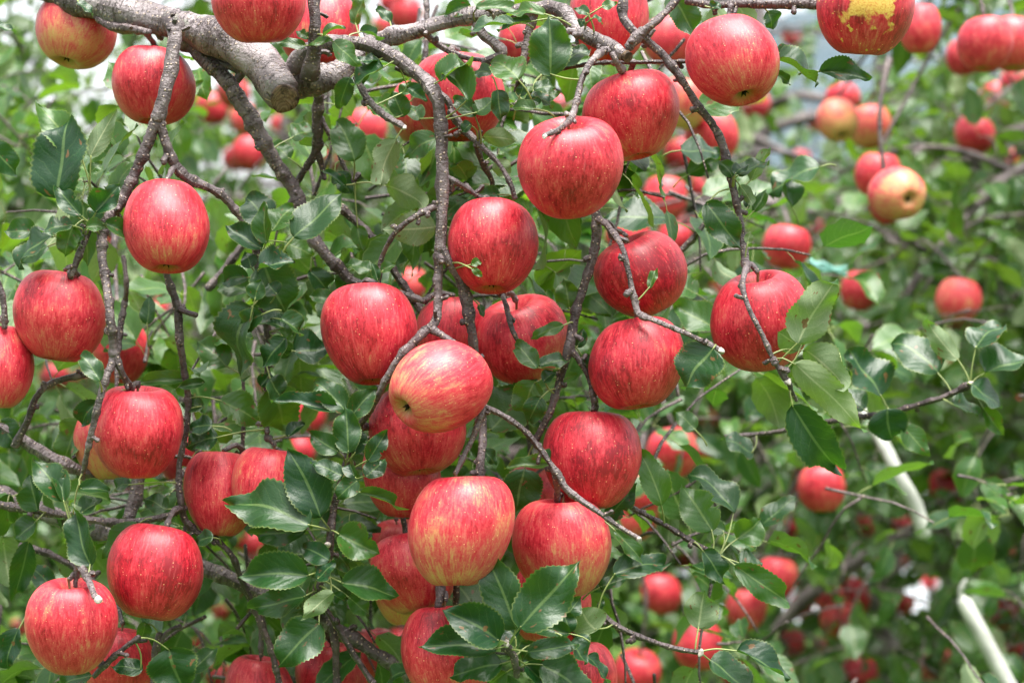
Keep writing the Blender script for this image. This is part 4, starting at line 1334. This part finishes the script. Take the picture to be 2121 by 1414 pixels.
LV = [
    # bx, by, tx, ty, width px, kind, depth
    # upper left
    (120, 412, 108, 245, 122, 't', -.02), (172, 330, 78, 208, 66, 'g', 0), (186, 326, 242, 228, 40, 'u', 0), (184, 360, 210, 334, 26, 'g', 0), (198, 440, 243, 382, 52, 't', -.02),
    (168, 448, 112, 384, 44, 't', -.03), (192, 458, 206, 415, 36, 't', -.01), (-20, 300, 40, 352, 52, 't', .02), (-20, 52, 32, 62, 22, 't', .1), (110, 490, 22, 522, 52, 's', -.01),
    (75, 478, 8, 475, 46, 't', .02), (150, 466, 84, 470, 40, 't', -.02), (152, 468, 132, 527, 50, 'g', -.01), (178, 476, 150, 500, 28, 's', -.02), (178, 470, 222, 468, 28, 'g', -.03), (216, 462, 270, 478, 36, 't', -.03),
    (160, 5, 194, 19, 16, 's', .08), (100, 510, 40, 540, 36, 't', .04),
    # left middle
    (207, 790, 170, 728, 38, 't', -.06), (305, 672, 305, 612, 38, 't', .12), (522, 635, 440, 748, 96, 's', .0), (545, 650, 482, 678, 44, 't', -.01), (452, 905, 384, 918, 48, 't', .03), (440, 882, 390, 880, 36, 't', .02),
    (425, 792, 368, 800, 22, 't', .04), (422, 842, 374, 832, 36, 't', .05), (455, 828, 545, 868, 62, 'g', .06), (388, 786, 280, 788, 30, 'g', .05), (204, 832, 163, 872, 42, 't', .02), (170, 870, 120, 955, 70, 'g', .12),
    (0, 870, 40, 930, 60, 't', .1), (470, 760, 410, 700, 60, 'g', .12),
    # central column of leaves
    (545, 545, 598, 640, 98, 't', .01), (537, 556, 606, 534, 34, 's', -.01), (608, 492, 702, 392, 80, 't', -.01), (556, 470, 512, 402, 70, 't', .01), (562, 480, 600, 418, 54, 'g', -.01), (543, 516, 468, 462, 46, 't', 0),
    (552, 505, 545, 420, 40, 'g', .0), (520, 555, 508, 520, 34, 't', .02), (590, 500, 650, 525, 46, 'g', .03), (515, 575, 460, 575, 44, 't', .03), (515, 605, 448, 575, 52, 'g', .04),
    (528, 620, 540, 580, 40, 't', -.02), (575, 610, 555, 585, 40, 't', 0), (582, 660, 632, 680, 40, 't', -.01), (608, 728, 680, 715, 72, 't', .03), (592, 700, 538, 756, 50, 't', -.01), (578, 715, 597, 740, 34, 't', .02),
    (558, 785, 592, 815, 44, 's', .0), (590, 680, 530, 660, 30, 's', 0), (565, 800, 602, 895, 92, 'g', .02), (596, 905, 622, 870, 28, 't', .03), (540, 800, 560, 770, 30, 't', .02),
    (700, 852, 566, 826, 42, 't', -.03), (716, 852, 655, 786, 52, 't', -.03), (728, 862, 778, 804, 48, 't', -.03), (722, 938, 712, 842, 56, 't', -.04), (702, 936, 641, 892, 42, 't', -.04), (735, 940, 745, 880, 40, 't', -.02),
    (762, 955, 800, 892, 40, 't', -.05), (770, 562, 716, 540, 30, 'g', .03), (783, 582, 770, 545, 20, 't', -.01), (790, 562, 818, 546, 22, 'g', 0), (903, 470, 796, 474, 66, 'u', .06), (740, 468, 752, 518, 34, 'g', .1),
    (1015, 892, 1108, 772, 88, 'g', .05), (976, 550, 1000, 534, 18, 'g', -.04), (978, 556, 1000, 572, 14, 'g', -.04), (992, 630, 1004, 656, 16, 't', .0), (800, 385, 892, 420, 60, 'u', .1),
    (690, 620, 640, 610, 30, 'g', .08), (640, 560, 690, 600, 44, 't', .1),
    # top centre
    (690, 86, 748, 134, 40, 'g', -.02), (795, 140, 726, 168, 46, 's', .0), (785, 126, 738, 120, 16, 's', .01), (726, 160, 700, 224, 38, 't', .03), (640, 80, 614, 62, 22, 'g', 0), (634, 96, 566, 84, 24, 't', .03), (670, 75, 700, 45, 16, 's', -.02),
    (690, 82, 640, 90, 14, 'g', -.02), (810, 48, 785, 14, 22, 't', .1), (735, 52, 752, -8, 36, 'g', .1), (745, 66, 796, 70, 24, 't', .04), (1065, 48, 955, 50, 34, 's', 0), (985, 16, 1082, 4, 26, 'g', .02), (975, 12, 920, 30, 36, 't', .06),
    (912, 168, 966, 108, 46, 'g', -.01), (968, 212, 930, 116, 42, 'g', -.02), (986, 240, 938, 200, 36, 't', 0), (985, 236, 1022, 198, 46, 'g', .0), (976, 256, 955, 272, 24, 't', 0), (1030, 186, 1046, 242, 38, 't', -.01),
    (1074, 166, 1024, 112, 66, 'g', -.01), (1020, 152, 980, 140, 30, 't', .01), (906, 286, 838, 308, 50, 'g', .03), (820, 288, 768, 380, 52, 'u', .05), (735, 334, 700, 246, 68, 'g', .07), (604, 286, 656, 264, 50, 'g', .1),
    (820, 242, 768, 194, 52, 'g', .05), (836, 242, 815, 188, 42, 't', .04), (830, 196, 850, 168, 26, 'g', .03), (842, 180, 886, 206, 30, 't', .02), (1035, 404, 988, 396, 32, 't', .03), (1000, 284, 1072, 290, 34, 'u', .05),
    (716, 386, 668, 352, 22, 't', .08), (600, 330, 560, 290, 40, 'g', .12), (870, 250, 850, 210, 36, 'g', .06), (690, 360, 730, 395, 40, 't', .1), (1030, 330, 1050, 370, 36, 'u', .09), (760, 130, 740, 175, 30, 't', .04),
    (1140, 158, 1134, 34, 84, 't', -.03), (1166, 136, 1206, 86, 46, 's', .01), (1100, 196, 1148, 206, 26, 's', 0), (1110, 226, 1058, 218, 26, 'g', -.01), (1076, 200, 1086, 170, 22, 't', 0), (1105, 185, 1145, 170, 28, 't', .0), (1120, 200, 1160, 190, 28, 'g', .02),
    (1090, 215, 1125, 190, 30, 't', .02), (1386, -12, 1442, 76, 68, 't', .05), (1246, 14, 1278, 4, 20, 'g', .0), (1220, 30, 1196, 12, 20, 't', -.01), (1228, 35, 1250, 40, 14, 's', -.01), (1130, 30, 1050, 5, 26, 'g', .0), (1100, 45, 1030, 58, 18, 's', .0),
    (1210, 40, 1200, 55, 16, 's', -.02),
    # right of centre
    (1518, 366, 1490, 332, 32, 't', -.01), (1522, 362, 1540, 335, 28, 't', -.02), (1530, 364, 1578, 318, 34, 's', 0), (1556, 374, 1588, 306, 30, 'u', .01), (1532, 384, 1562, 425, 26, 'u', .0), (1560, 440, 1588, 392, 24, 'g', .01), (1548, 432, 1560, 395, 20, 's', .02),
    (1462, 420, 1536, 508, 62, 't', -.02), (1548, 505, 1556, 480, 18, 'u', -.01), (1345, 598, 1356, 554, 18, 'g', -.03), (1478, 722, 1412, 800, 92, 's', -.055), (1180, 640, 1166, 580, 48, 'g', .04), (1168, 674, 1100, 696, 26, 'g', .0),
    (1114, 756, 1176, 735, 30, 't', -.01), (1112, 764, 1068, 705, 40, 'g', -.01), (1120, 822, 1095, 872, 46, 't', .0), (1125, 790, 1150, 770, 26, 't', .0), (1195, 720, 1210, 680, 24, 't', .02), (1205, 735, 1225, 770, 22, 's', .02), (1108, 790, 1080, 850, 60, 'g', .03),
    # leaves at the right-hand shoot
    (1652, 712, 1722, 578, 88, 'u', -.07), (1664, 716, 1614, 684, 62, 'u', -.06), (1664, 724, 1762, 792, 62, 'u', -.05), (1645, 752, 1792, 888, 66, 'U', -.07), (1640, 838, 1738, 992, 84, 't', -.06), (1745, 760, 1752, 800, 30, 's', -.04),
    (1610, 122, 1700, 160, 56, 's', -.01), (1696, 148, 1804, 158, 50, 't', 0), (1606, 150, 1642, 168, 22, 'g', .0), (1612, 112, 1640, 98, 26, 't', .02), (1590, 22, 1606, 58, 42, 't', .02), (1475, 20, 1490, 5, 22, 't', .0),
    # lower left
    (136, 1036, 72, 946, 62, 't', -.03), (132, 1040, 120, 970, 30, 't', -.035), (188, 1172, 148, 1046, 68, 't', -.06), (164, 1012, 216, 1004, 28, 't', -.02), (168, 1062, 206, 1030, 40, 't', -.02), (78, 1058, 56, 985, 50, 't', .05), (75, 1080, 28, 1112, 46, 't', .06),
    (22, 1022, 8, 1110, 52, 't', .08), (60, 1120, 24, 1245, 48, 't', .09), (270, 1004, 232, 1000, 26, 't', .05), (345, 1056, 297, 1026, 40, 't', .03), (286, 1084, 206, 1150, 38, 'g', .05), (350, 1342, 376, 1430, 106, 't', -.02), (296, 1386, 228, 1376, 34, 't', -.02),
    (300, 1288, 290, 1332, 30, 'g', .03), (442, 1112, 402, 1118, 30, 't', .02), (150, 1060, 165, 1110, 30, 't', .0), (110, 1220, 60, 1170, 44, 't', .12), (40, 1300, 0, 1380, 50, 't', .06), (190, 1400, 120, 1410, 40, 't', .0), (395, 1390, 440, 1340, 40, 't', .06),
    # rosettes low in the middle
    (664, 1072, 600, 932, 88, 't', -.05), (710, 986, 645, 955, 36, 't', -.05), (642, 1088, 477, 1002, 88, 't', -.06), (636, 1098, 514, 1100, 50, 't', -.04), (742, 994, 696, 1030, 42, 't', -.05), (702, 1106, 784, 1142, 62, 'g', -.05), (758, 988, 796, 945, 40, 't', -.05),
    (735, 988, 716, 950, 30, 't', -.05), (746, 1020, 846, 1044, 28, 'g', -.05), (682, 1160, 622, 1130, 46, 't', -.05), (640, 1192, 495, 1188, 72, 't', -.06), (634, 1234, 512, 1252, 52, 't', -.05), (690, 1226, 622, 1276, 38, 'u', -.07), (656, 1200, 690, 1160, 30, 's', -.06),
    (706, 1206, 824, 1230, 60, 't', -.06), (664, 1290, 575, 1374, 86, 't', -.06), (722, 1236, 768, 1270, 34, 'g', -.04), (845, 1388, 784, 1400, 28, 's', .02), (690, 1230, 720, 1245, 26, 't', -.05), (640, 1150, 560, 1150, 50, 's', -.03), (690, 1140, 735, 1175, 40, 't', .02),
    (1070, 1302, 1004, 1166, 84, 't', -.09), (1034, 1326, 925, 1262, 76, 't', -.09), (1030, 1344, 872, 1330, 58, 't', -.08), (1040, 1374, 935, 1392, 56, 't', -.07), (1076, 1300, 1186, 1164, 96, 't', -.10), (1160, 1292, 1202, 1236, 46, 't', -.05), (1182, 1312, 1092, 1290, 36, 't', -.07),
    (1236, 1306, 1205, 1258, 76, 'u', -.05), (1092, 1350, 1192, 1328, 42, 't', -.09), (1180, 1330, 1222, 1366, 46, 's', -.08), (1120, 1374, 1228, 1424, 74, 't', -.07), (1215, 1358, 1266, 1410, 26, 's', -.05), (1088, 1375, 1150, 1425, 50, 't', -.06), (1070, 1320, 1030, 1290, 50, 't', -.07),
    (1110, 1330, 1080, 1370, 46, 't', -.06), (1180, 1310, 1165, 1265, 40, 't', -.06), (1050, 1390, 1010, 1425, 44, 'g', -.05),
    (1086, 970, 1080, 1062, 86, 't', .04), (1142, 962, 1048, 966, 32, 'g', -.04), (1370, 1046, 1336, 940, 56, 'g', .02), (1256, 1076, 1318, 1004, 46, 't', .03), (1272, 1096, 1336, 1156, 32, 'g', -.02), (1270, 1188, 1388, 1140, 52, 't', -.02), (1242, 1216, 1292, 1190, 26, 't', .02),
    (1476, 1100, 1416, 1006, 80, 'g', .03), (1522, 1062, 1454, 962, 54, 's', .05), (1526, 1116, 1576, 1075, 64, 'g', .04), (1502, 1100, 1424, 1068, 34, 'g', .04), (1456, 1140, 1510, 1204, 46, 's', .02), (1522, 1170, 1638, 1244, 58, 'g', .02), (1532, 1168, 1578, 1160, 34, 's', .03),
    (1446, 1302, 1464, 1222, 66, 'u', -.02), (1526, 1346, 1640, 1394, 40, 's', -.01), (1470, 1368, 1582, 1420, 54, 's', -.02), (1240, 1265, 1250, 1240, 14, 't', -.02), (1140, 950, 1112, 940, 24, 't', .0), (1000, 930, 1030, 960, 26, 't', .02),
    # paler leaves on the twig at the right, beyond the focus
    (1825, 820, 1776, 718, 76, 's', .28), (1942, 772, 1864, 690, 88, 's', .27), (2020, 720, 2062, 650, 52, 's', .25), (2040, 772, 2128, 730, 62, 's', .25), (1838, 846, 1850, 908, 80, 's', .27), (2012, 796, 2080, 832, 60, 's', .24), (1972, 838, 2034, 842, 36, 's', .25),
    (1872, 882, 1926, 942, 46, 'g', .27), (1985, 745, 1915, 668, 42, 'u', .27), (2036, 845, 2080, 900, 34, 'g', .26), (1790, 850, 1740, 800, 50, 's', .3), (1410, 312, 1492, 306, 54, 's', .26), (1425, 362, 1492, 322, 46, 'g', .26), (1700, 345, 1590, 378, 52, 's', .3),
    (1385, 455, 1255, 440, 56, 's', .25), (1640, 430, 1600, 360, 50, 's', .32), (1480, 680, 1400, 620, 60, 'g', .2), (1445, 610, 1400, 580, 50, 'g', .24), (1560, 940, 1500, 900, 44, 's', .3), (1440, 890, 1400, 850, 40, 'g', .22),
]
n_hand = 0
for (bx, by, tx, ty, w, kind, dd) in LV:
    rng = random.Random(int(bx * 7 + by * 13 + tx))
    dd2 = dd + rng.uniform(-.006, .006)
    Lpx = math.hypot(tx - bx, ty - by)
    tilt = rng.uniform(-.25, .25)
    b = P(bx, by, dd2)
    t = P(tx, ty, dd2 + tilt * Lpx * PX(dd2))
    dv = t - b
    roll = rng.uniform(-.45, .45)
    if kind in 'uU':
        nv = Vector((roll, .85, .35 + rng.uniform(-.2, .2)))
    elif kind == 's':
        nv = Vector((roll, -.55, .95))
    else:
        nv = Vector((roll, -.9, .42 + rng.uniform(-.15, .3)))
    yv = dv.normalized()
    zv = (nv - yv * nv.dot(yv)).normalized()
    facing = max(.5, abs(zv.y))
    tone = {'t': rng.uniform(.02, .24), 's': rng.uniform(.0, .18), 'g': rng.uniform(.32, .62), 'u': rng.uniform(.15, .45), 'U': .7}[kind]
    hi = rng.randrange(len(HI_ME))
    if w > 80 or kind in 'uU':          # the broad open blades
        hi = sorted(range(len(HI_ME)), key=lambda q: HI_FOLD[q])[rng.randrange(5)]
    o = place_leaf(tree, leaf_matrix(b, dv, nv, dv.length * 1.04 / HI_TIP[hi], w * PX(dd2) / facing * 1.06), HI_ME[hi], tone)
    # its stalk reaches the nearest twig
    root = near_branch(b - yv * .012, .045)
    if root is None:
        root = b - yv * .018 + Vector((0, .006, -.004))
    g = Geo()
    midp = (b + root) / 2 + Vector((0, -.001, .0015)) - yv * .002
    g.ring_tube(catmull([(root, .0010), (midp, .0008), (b + yv * .002, .0007)], .004), 6, rng, .03, False)
    s = link('petiole', g.mesh('petiole'), [M_PET], o)
    mw = Matrix.Translation(TL) @ o.matrix_basis
    s.matrix_parent_inverse = mw.inverted()
    n_hand += 1

# leafy shoots deeper in the same crown
fr = random.Random(77)
items, tg = [], Geo()
ZONES = [  # x0, x1, y0, y1, d0, d1, shoots, tone
    (-60, 560, 430, 1000, .16, .75, 46, .52), (-60, 560, 900, 1460, .14, .7, 46, .36), (560, 1250, 380, 1000, .16, .8, 46, .52), (540, 1250, 900, 1460, .14, .6, 40, .34),
    (580, 1420, -60, 420, .12, .55, 46, .42), (1250, 1500, 850, 1460, .2, .7, 12, .25), (-60, 520, -40, 420, .9, 1.6, 22, .42), (1180, 1480, 380, 860, .3, .9, 14, .2), (1400, 2150, 500, 1460, .6, 1.3, 26, .3), (1350, 2170, 850, 1470, 1.5, 3.0, 75, .38),
]
for x0, x1, y0, y1, d0, d1, n, tn in ZONES:
    for _ in range(n):
        d = fr.uniform(d0, d1)
        p = P(fr.uniform(x0, x1), fr.uniform(y0, y1), d)
        dr = Vector((fr.uniform(-1, 1), fr.uniform(-.6, .6), fr.uniform(-1, .5)))
        sprig(fr, p, dr, fr.uniform(.07, .17), fr.randint(5, 8), .062 if d < .5 else .07, tn, tg, items, r=.0022)
o = link('twigs', tg.mesh('twigs'), [M_BARK], tree, -TL)
o.color = (.25, 0, 0, 1)
o['kind'] = 'stuff'
leaf_parts(tree, items, max(0, 300 - n_hand))

# ================================================================== APPLES IN FRONT
twig_n = 0
for i, (px, py, w, h, d, axv, yel, dk, lab) in enumerate(AP):
    c = P(px, py, d)
    k = PX(d)
    mat = M_RUSSET if 'russet patch' in lab and 'yellow' in lab else M_APPLE
    o, tip = add_apple(c, w * k, h * k, Vector(axv), yel, dk, lab, 300 + i * 11, mat=mat, spin=0.0 if mat is M_RUSSET else None, stem_top=1.05 + .12 * ((i * 37) % 5) / 5)
    # spur from the stalk to the nearest twig
    best, bd = None, .16
    for q, r in BS[::2]:
        dq = q - tip
        if dq.z < -.01:
            continue
        dd = dq.length + .4 * math.hypot(dq.x, dq.y)
        if dd < bd and (q - c).length > h * k * .45:
            best, bd = (q, r), dd
    if best is not None:
        q = best[0]
    else:
        q = tip + Vector((R.uniform(-.02, .02), R.uniform(0, .03), .10))
    if (q - tip).length > .003:
        g = Geo()
        mid = (tip + q) / 2 + Vector((R.uniform(-.004, .004), R.uniform(.0, .006), .004))
        g.ring_tube(catmull([(tip - Vector((0, 0, .001)), .0022), (mid, .0025), (q, .0034)], .002), 9, R, .13, True)
        s = link('spur', g.mesh('spur'), [M_BARK], tree, -TL)
        s.color = (.45, 0, 0, 1)

# ================================================================== APPLES BEHIND
BGM = [apple_mesh(900 + k, 28, 1) for k in range(5)]
for i, (px, py, w, yel, dk, lab, axv) in enumerate(BA):
    rng = random.Random(5000 + i)
    size = rng.uniform(.080, .092)
    y = size / (SENSOR / LENS / PXW) / w
    y = max(y, F + .35)
    k = PX(y=y)
    c = P(px, py, y=y)
    axis = Vector(axv) if axv else Vector((rng.uniform(-.25, .25), rng.uniform(-.3, .35), 1))
    o, tip = add_apple(c, w * k, w * k * rng.uniform(.93, 1.04), axis, yel + .05, dk - .9, lab, 5000 + i * 7, me=BGM[i % 5], calyx=bool(axv), group='blurred apples in the background')
    best, bd, who = None, .6, None
    for rec in BG:
        for q, r in rec.samples[::3]:
            dq = q - tip
            if dq.z < .0:
                continue
            dd = dq.length
            if dd < bd:
                best, bd, who = q, dd, rec
    host = who.empty if who else tree
    q = best if best is not None else tip + Vector((rng.uniform(-.05, .05), rng.uniform(.02, .1), .2))
    g = Geo()
    mid = (tip + q) / 2 + Vector((rng.uniform(-.03, .03), rng.uniform(-.02, .03), -.02 + .15 * (q - tip).length))
    g.ring_tube(catmull([(tip, .003), (mid, .0035), (q, .0045)], .02), 7, rng, .05, True)
    s = link('spur', g.mesh('spur'), [M_BARK], host, -host.location)
    s.color = (.35, 0, 0, 1)

# ================================================================== WHITE PROP POLES, TWINE
g = Geo()
yp = 3.35
pa, pb = P(1998, 1248, y=yp), P(2092, 1425, y=yp - .02)
dv = (pb - pa).normalized()
foot = pa + dv * (pa.z / -dv.z) * 1.0
g.ring_tube([(pa - dv * .012, .006), (pa, .0128), (pa + dv * .05, .0140), (pa.lerp(foot, .5), .0142), (foot, .0142)], 20, R, .004, False)
pole = link('prop_pole', g.mesh('prop_pole'), [M_POLE])
tag(pole, 'straight off-white prop pole with a hooked tip at the lower right', 'pole', 'white prop poles')
g = Geo()
h0 = pa - dv * .008
g.ring_tube(catmull([(h0, .0055), (P(1990, 1232, y=yp), .005), (P(1992, 1215, y=yp), .0045), (P(2000, 1200, y=yp), .003)], .004), 10, R, .01, False)
hk = link('hook', g.mesh('hook'), [M_POLE], pole)
g = Geo()
yp = 3.3
ctl = [(P(1700, 770, y=yp + .15), .008), (P(1770, 830, y=yp + .1), .009), (P(1822, 905, y=yp + .04), .010), (P(1862, 985, y=yp), .0115), (P(1896, 1045, y=yp), .0125), (P(1914, 1110, y=yp), .0128)]
g.ring_tube(catmull(ctl, .02), 18, R, .004, False)
q = link('prop_pole', g.mesh('prop_pole'), [M_POLE])
tag(q, 'bent off-white prop pole among leaves, above the straight hooked one', 'pole', 'white prop poles')
g = Geo()
pt = P(1715, 553, y=3.2)
for k in range(3):
    pts = [(pt + Vector((-.03, .004 * k, .012 - .004 * k)), .0035), (pt + Vector((-.01, -.006, .006 * (k - 1))), .004), (pt + Vector((.01, .004, -.004)), .004), (pt + Vector((.03, -.003, -.016 + .008 * k)), .003)]
    g.ring_tube(catmull(pts, .01), 7, R, .05, False)
q = link('twine', g.mesh('twine'), [M_TIE])
tag(q, 'short length of teal twine tied among blurred leaves at right', 'twine')
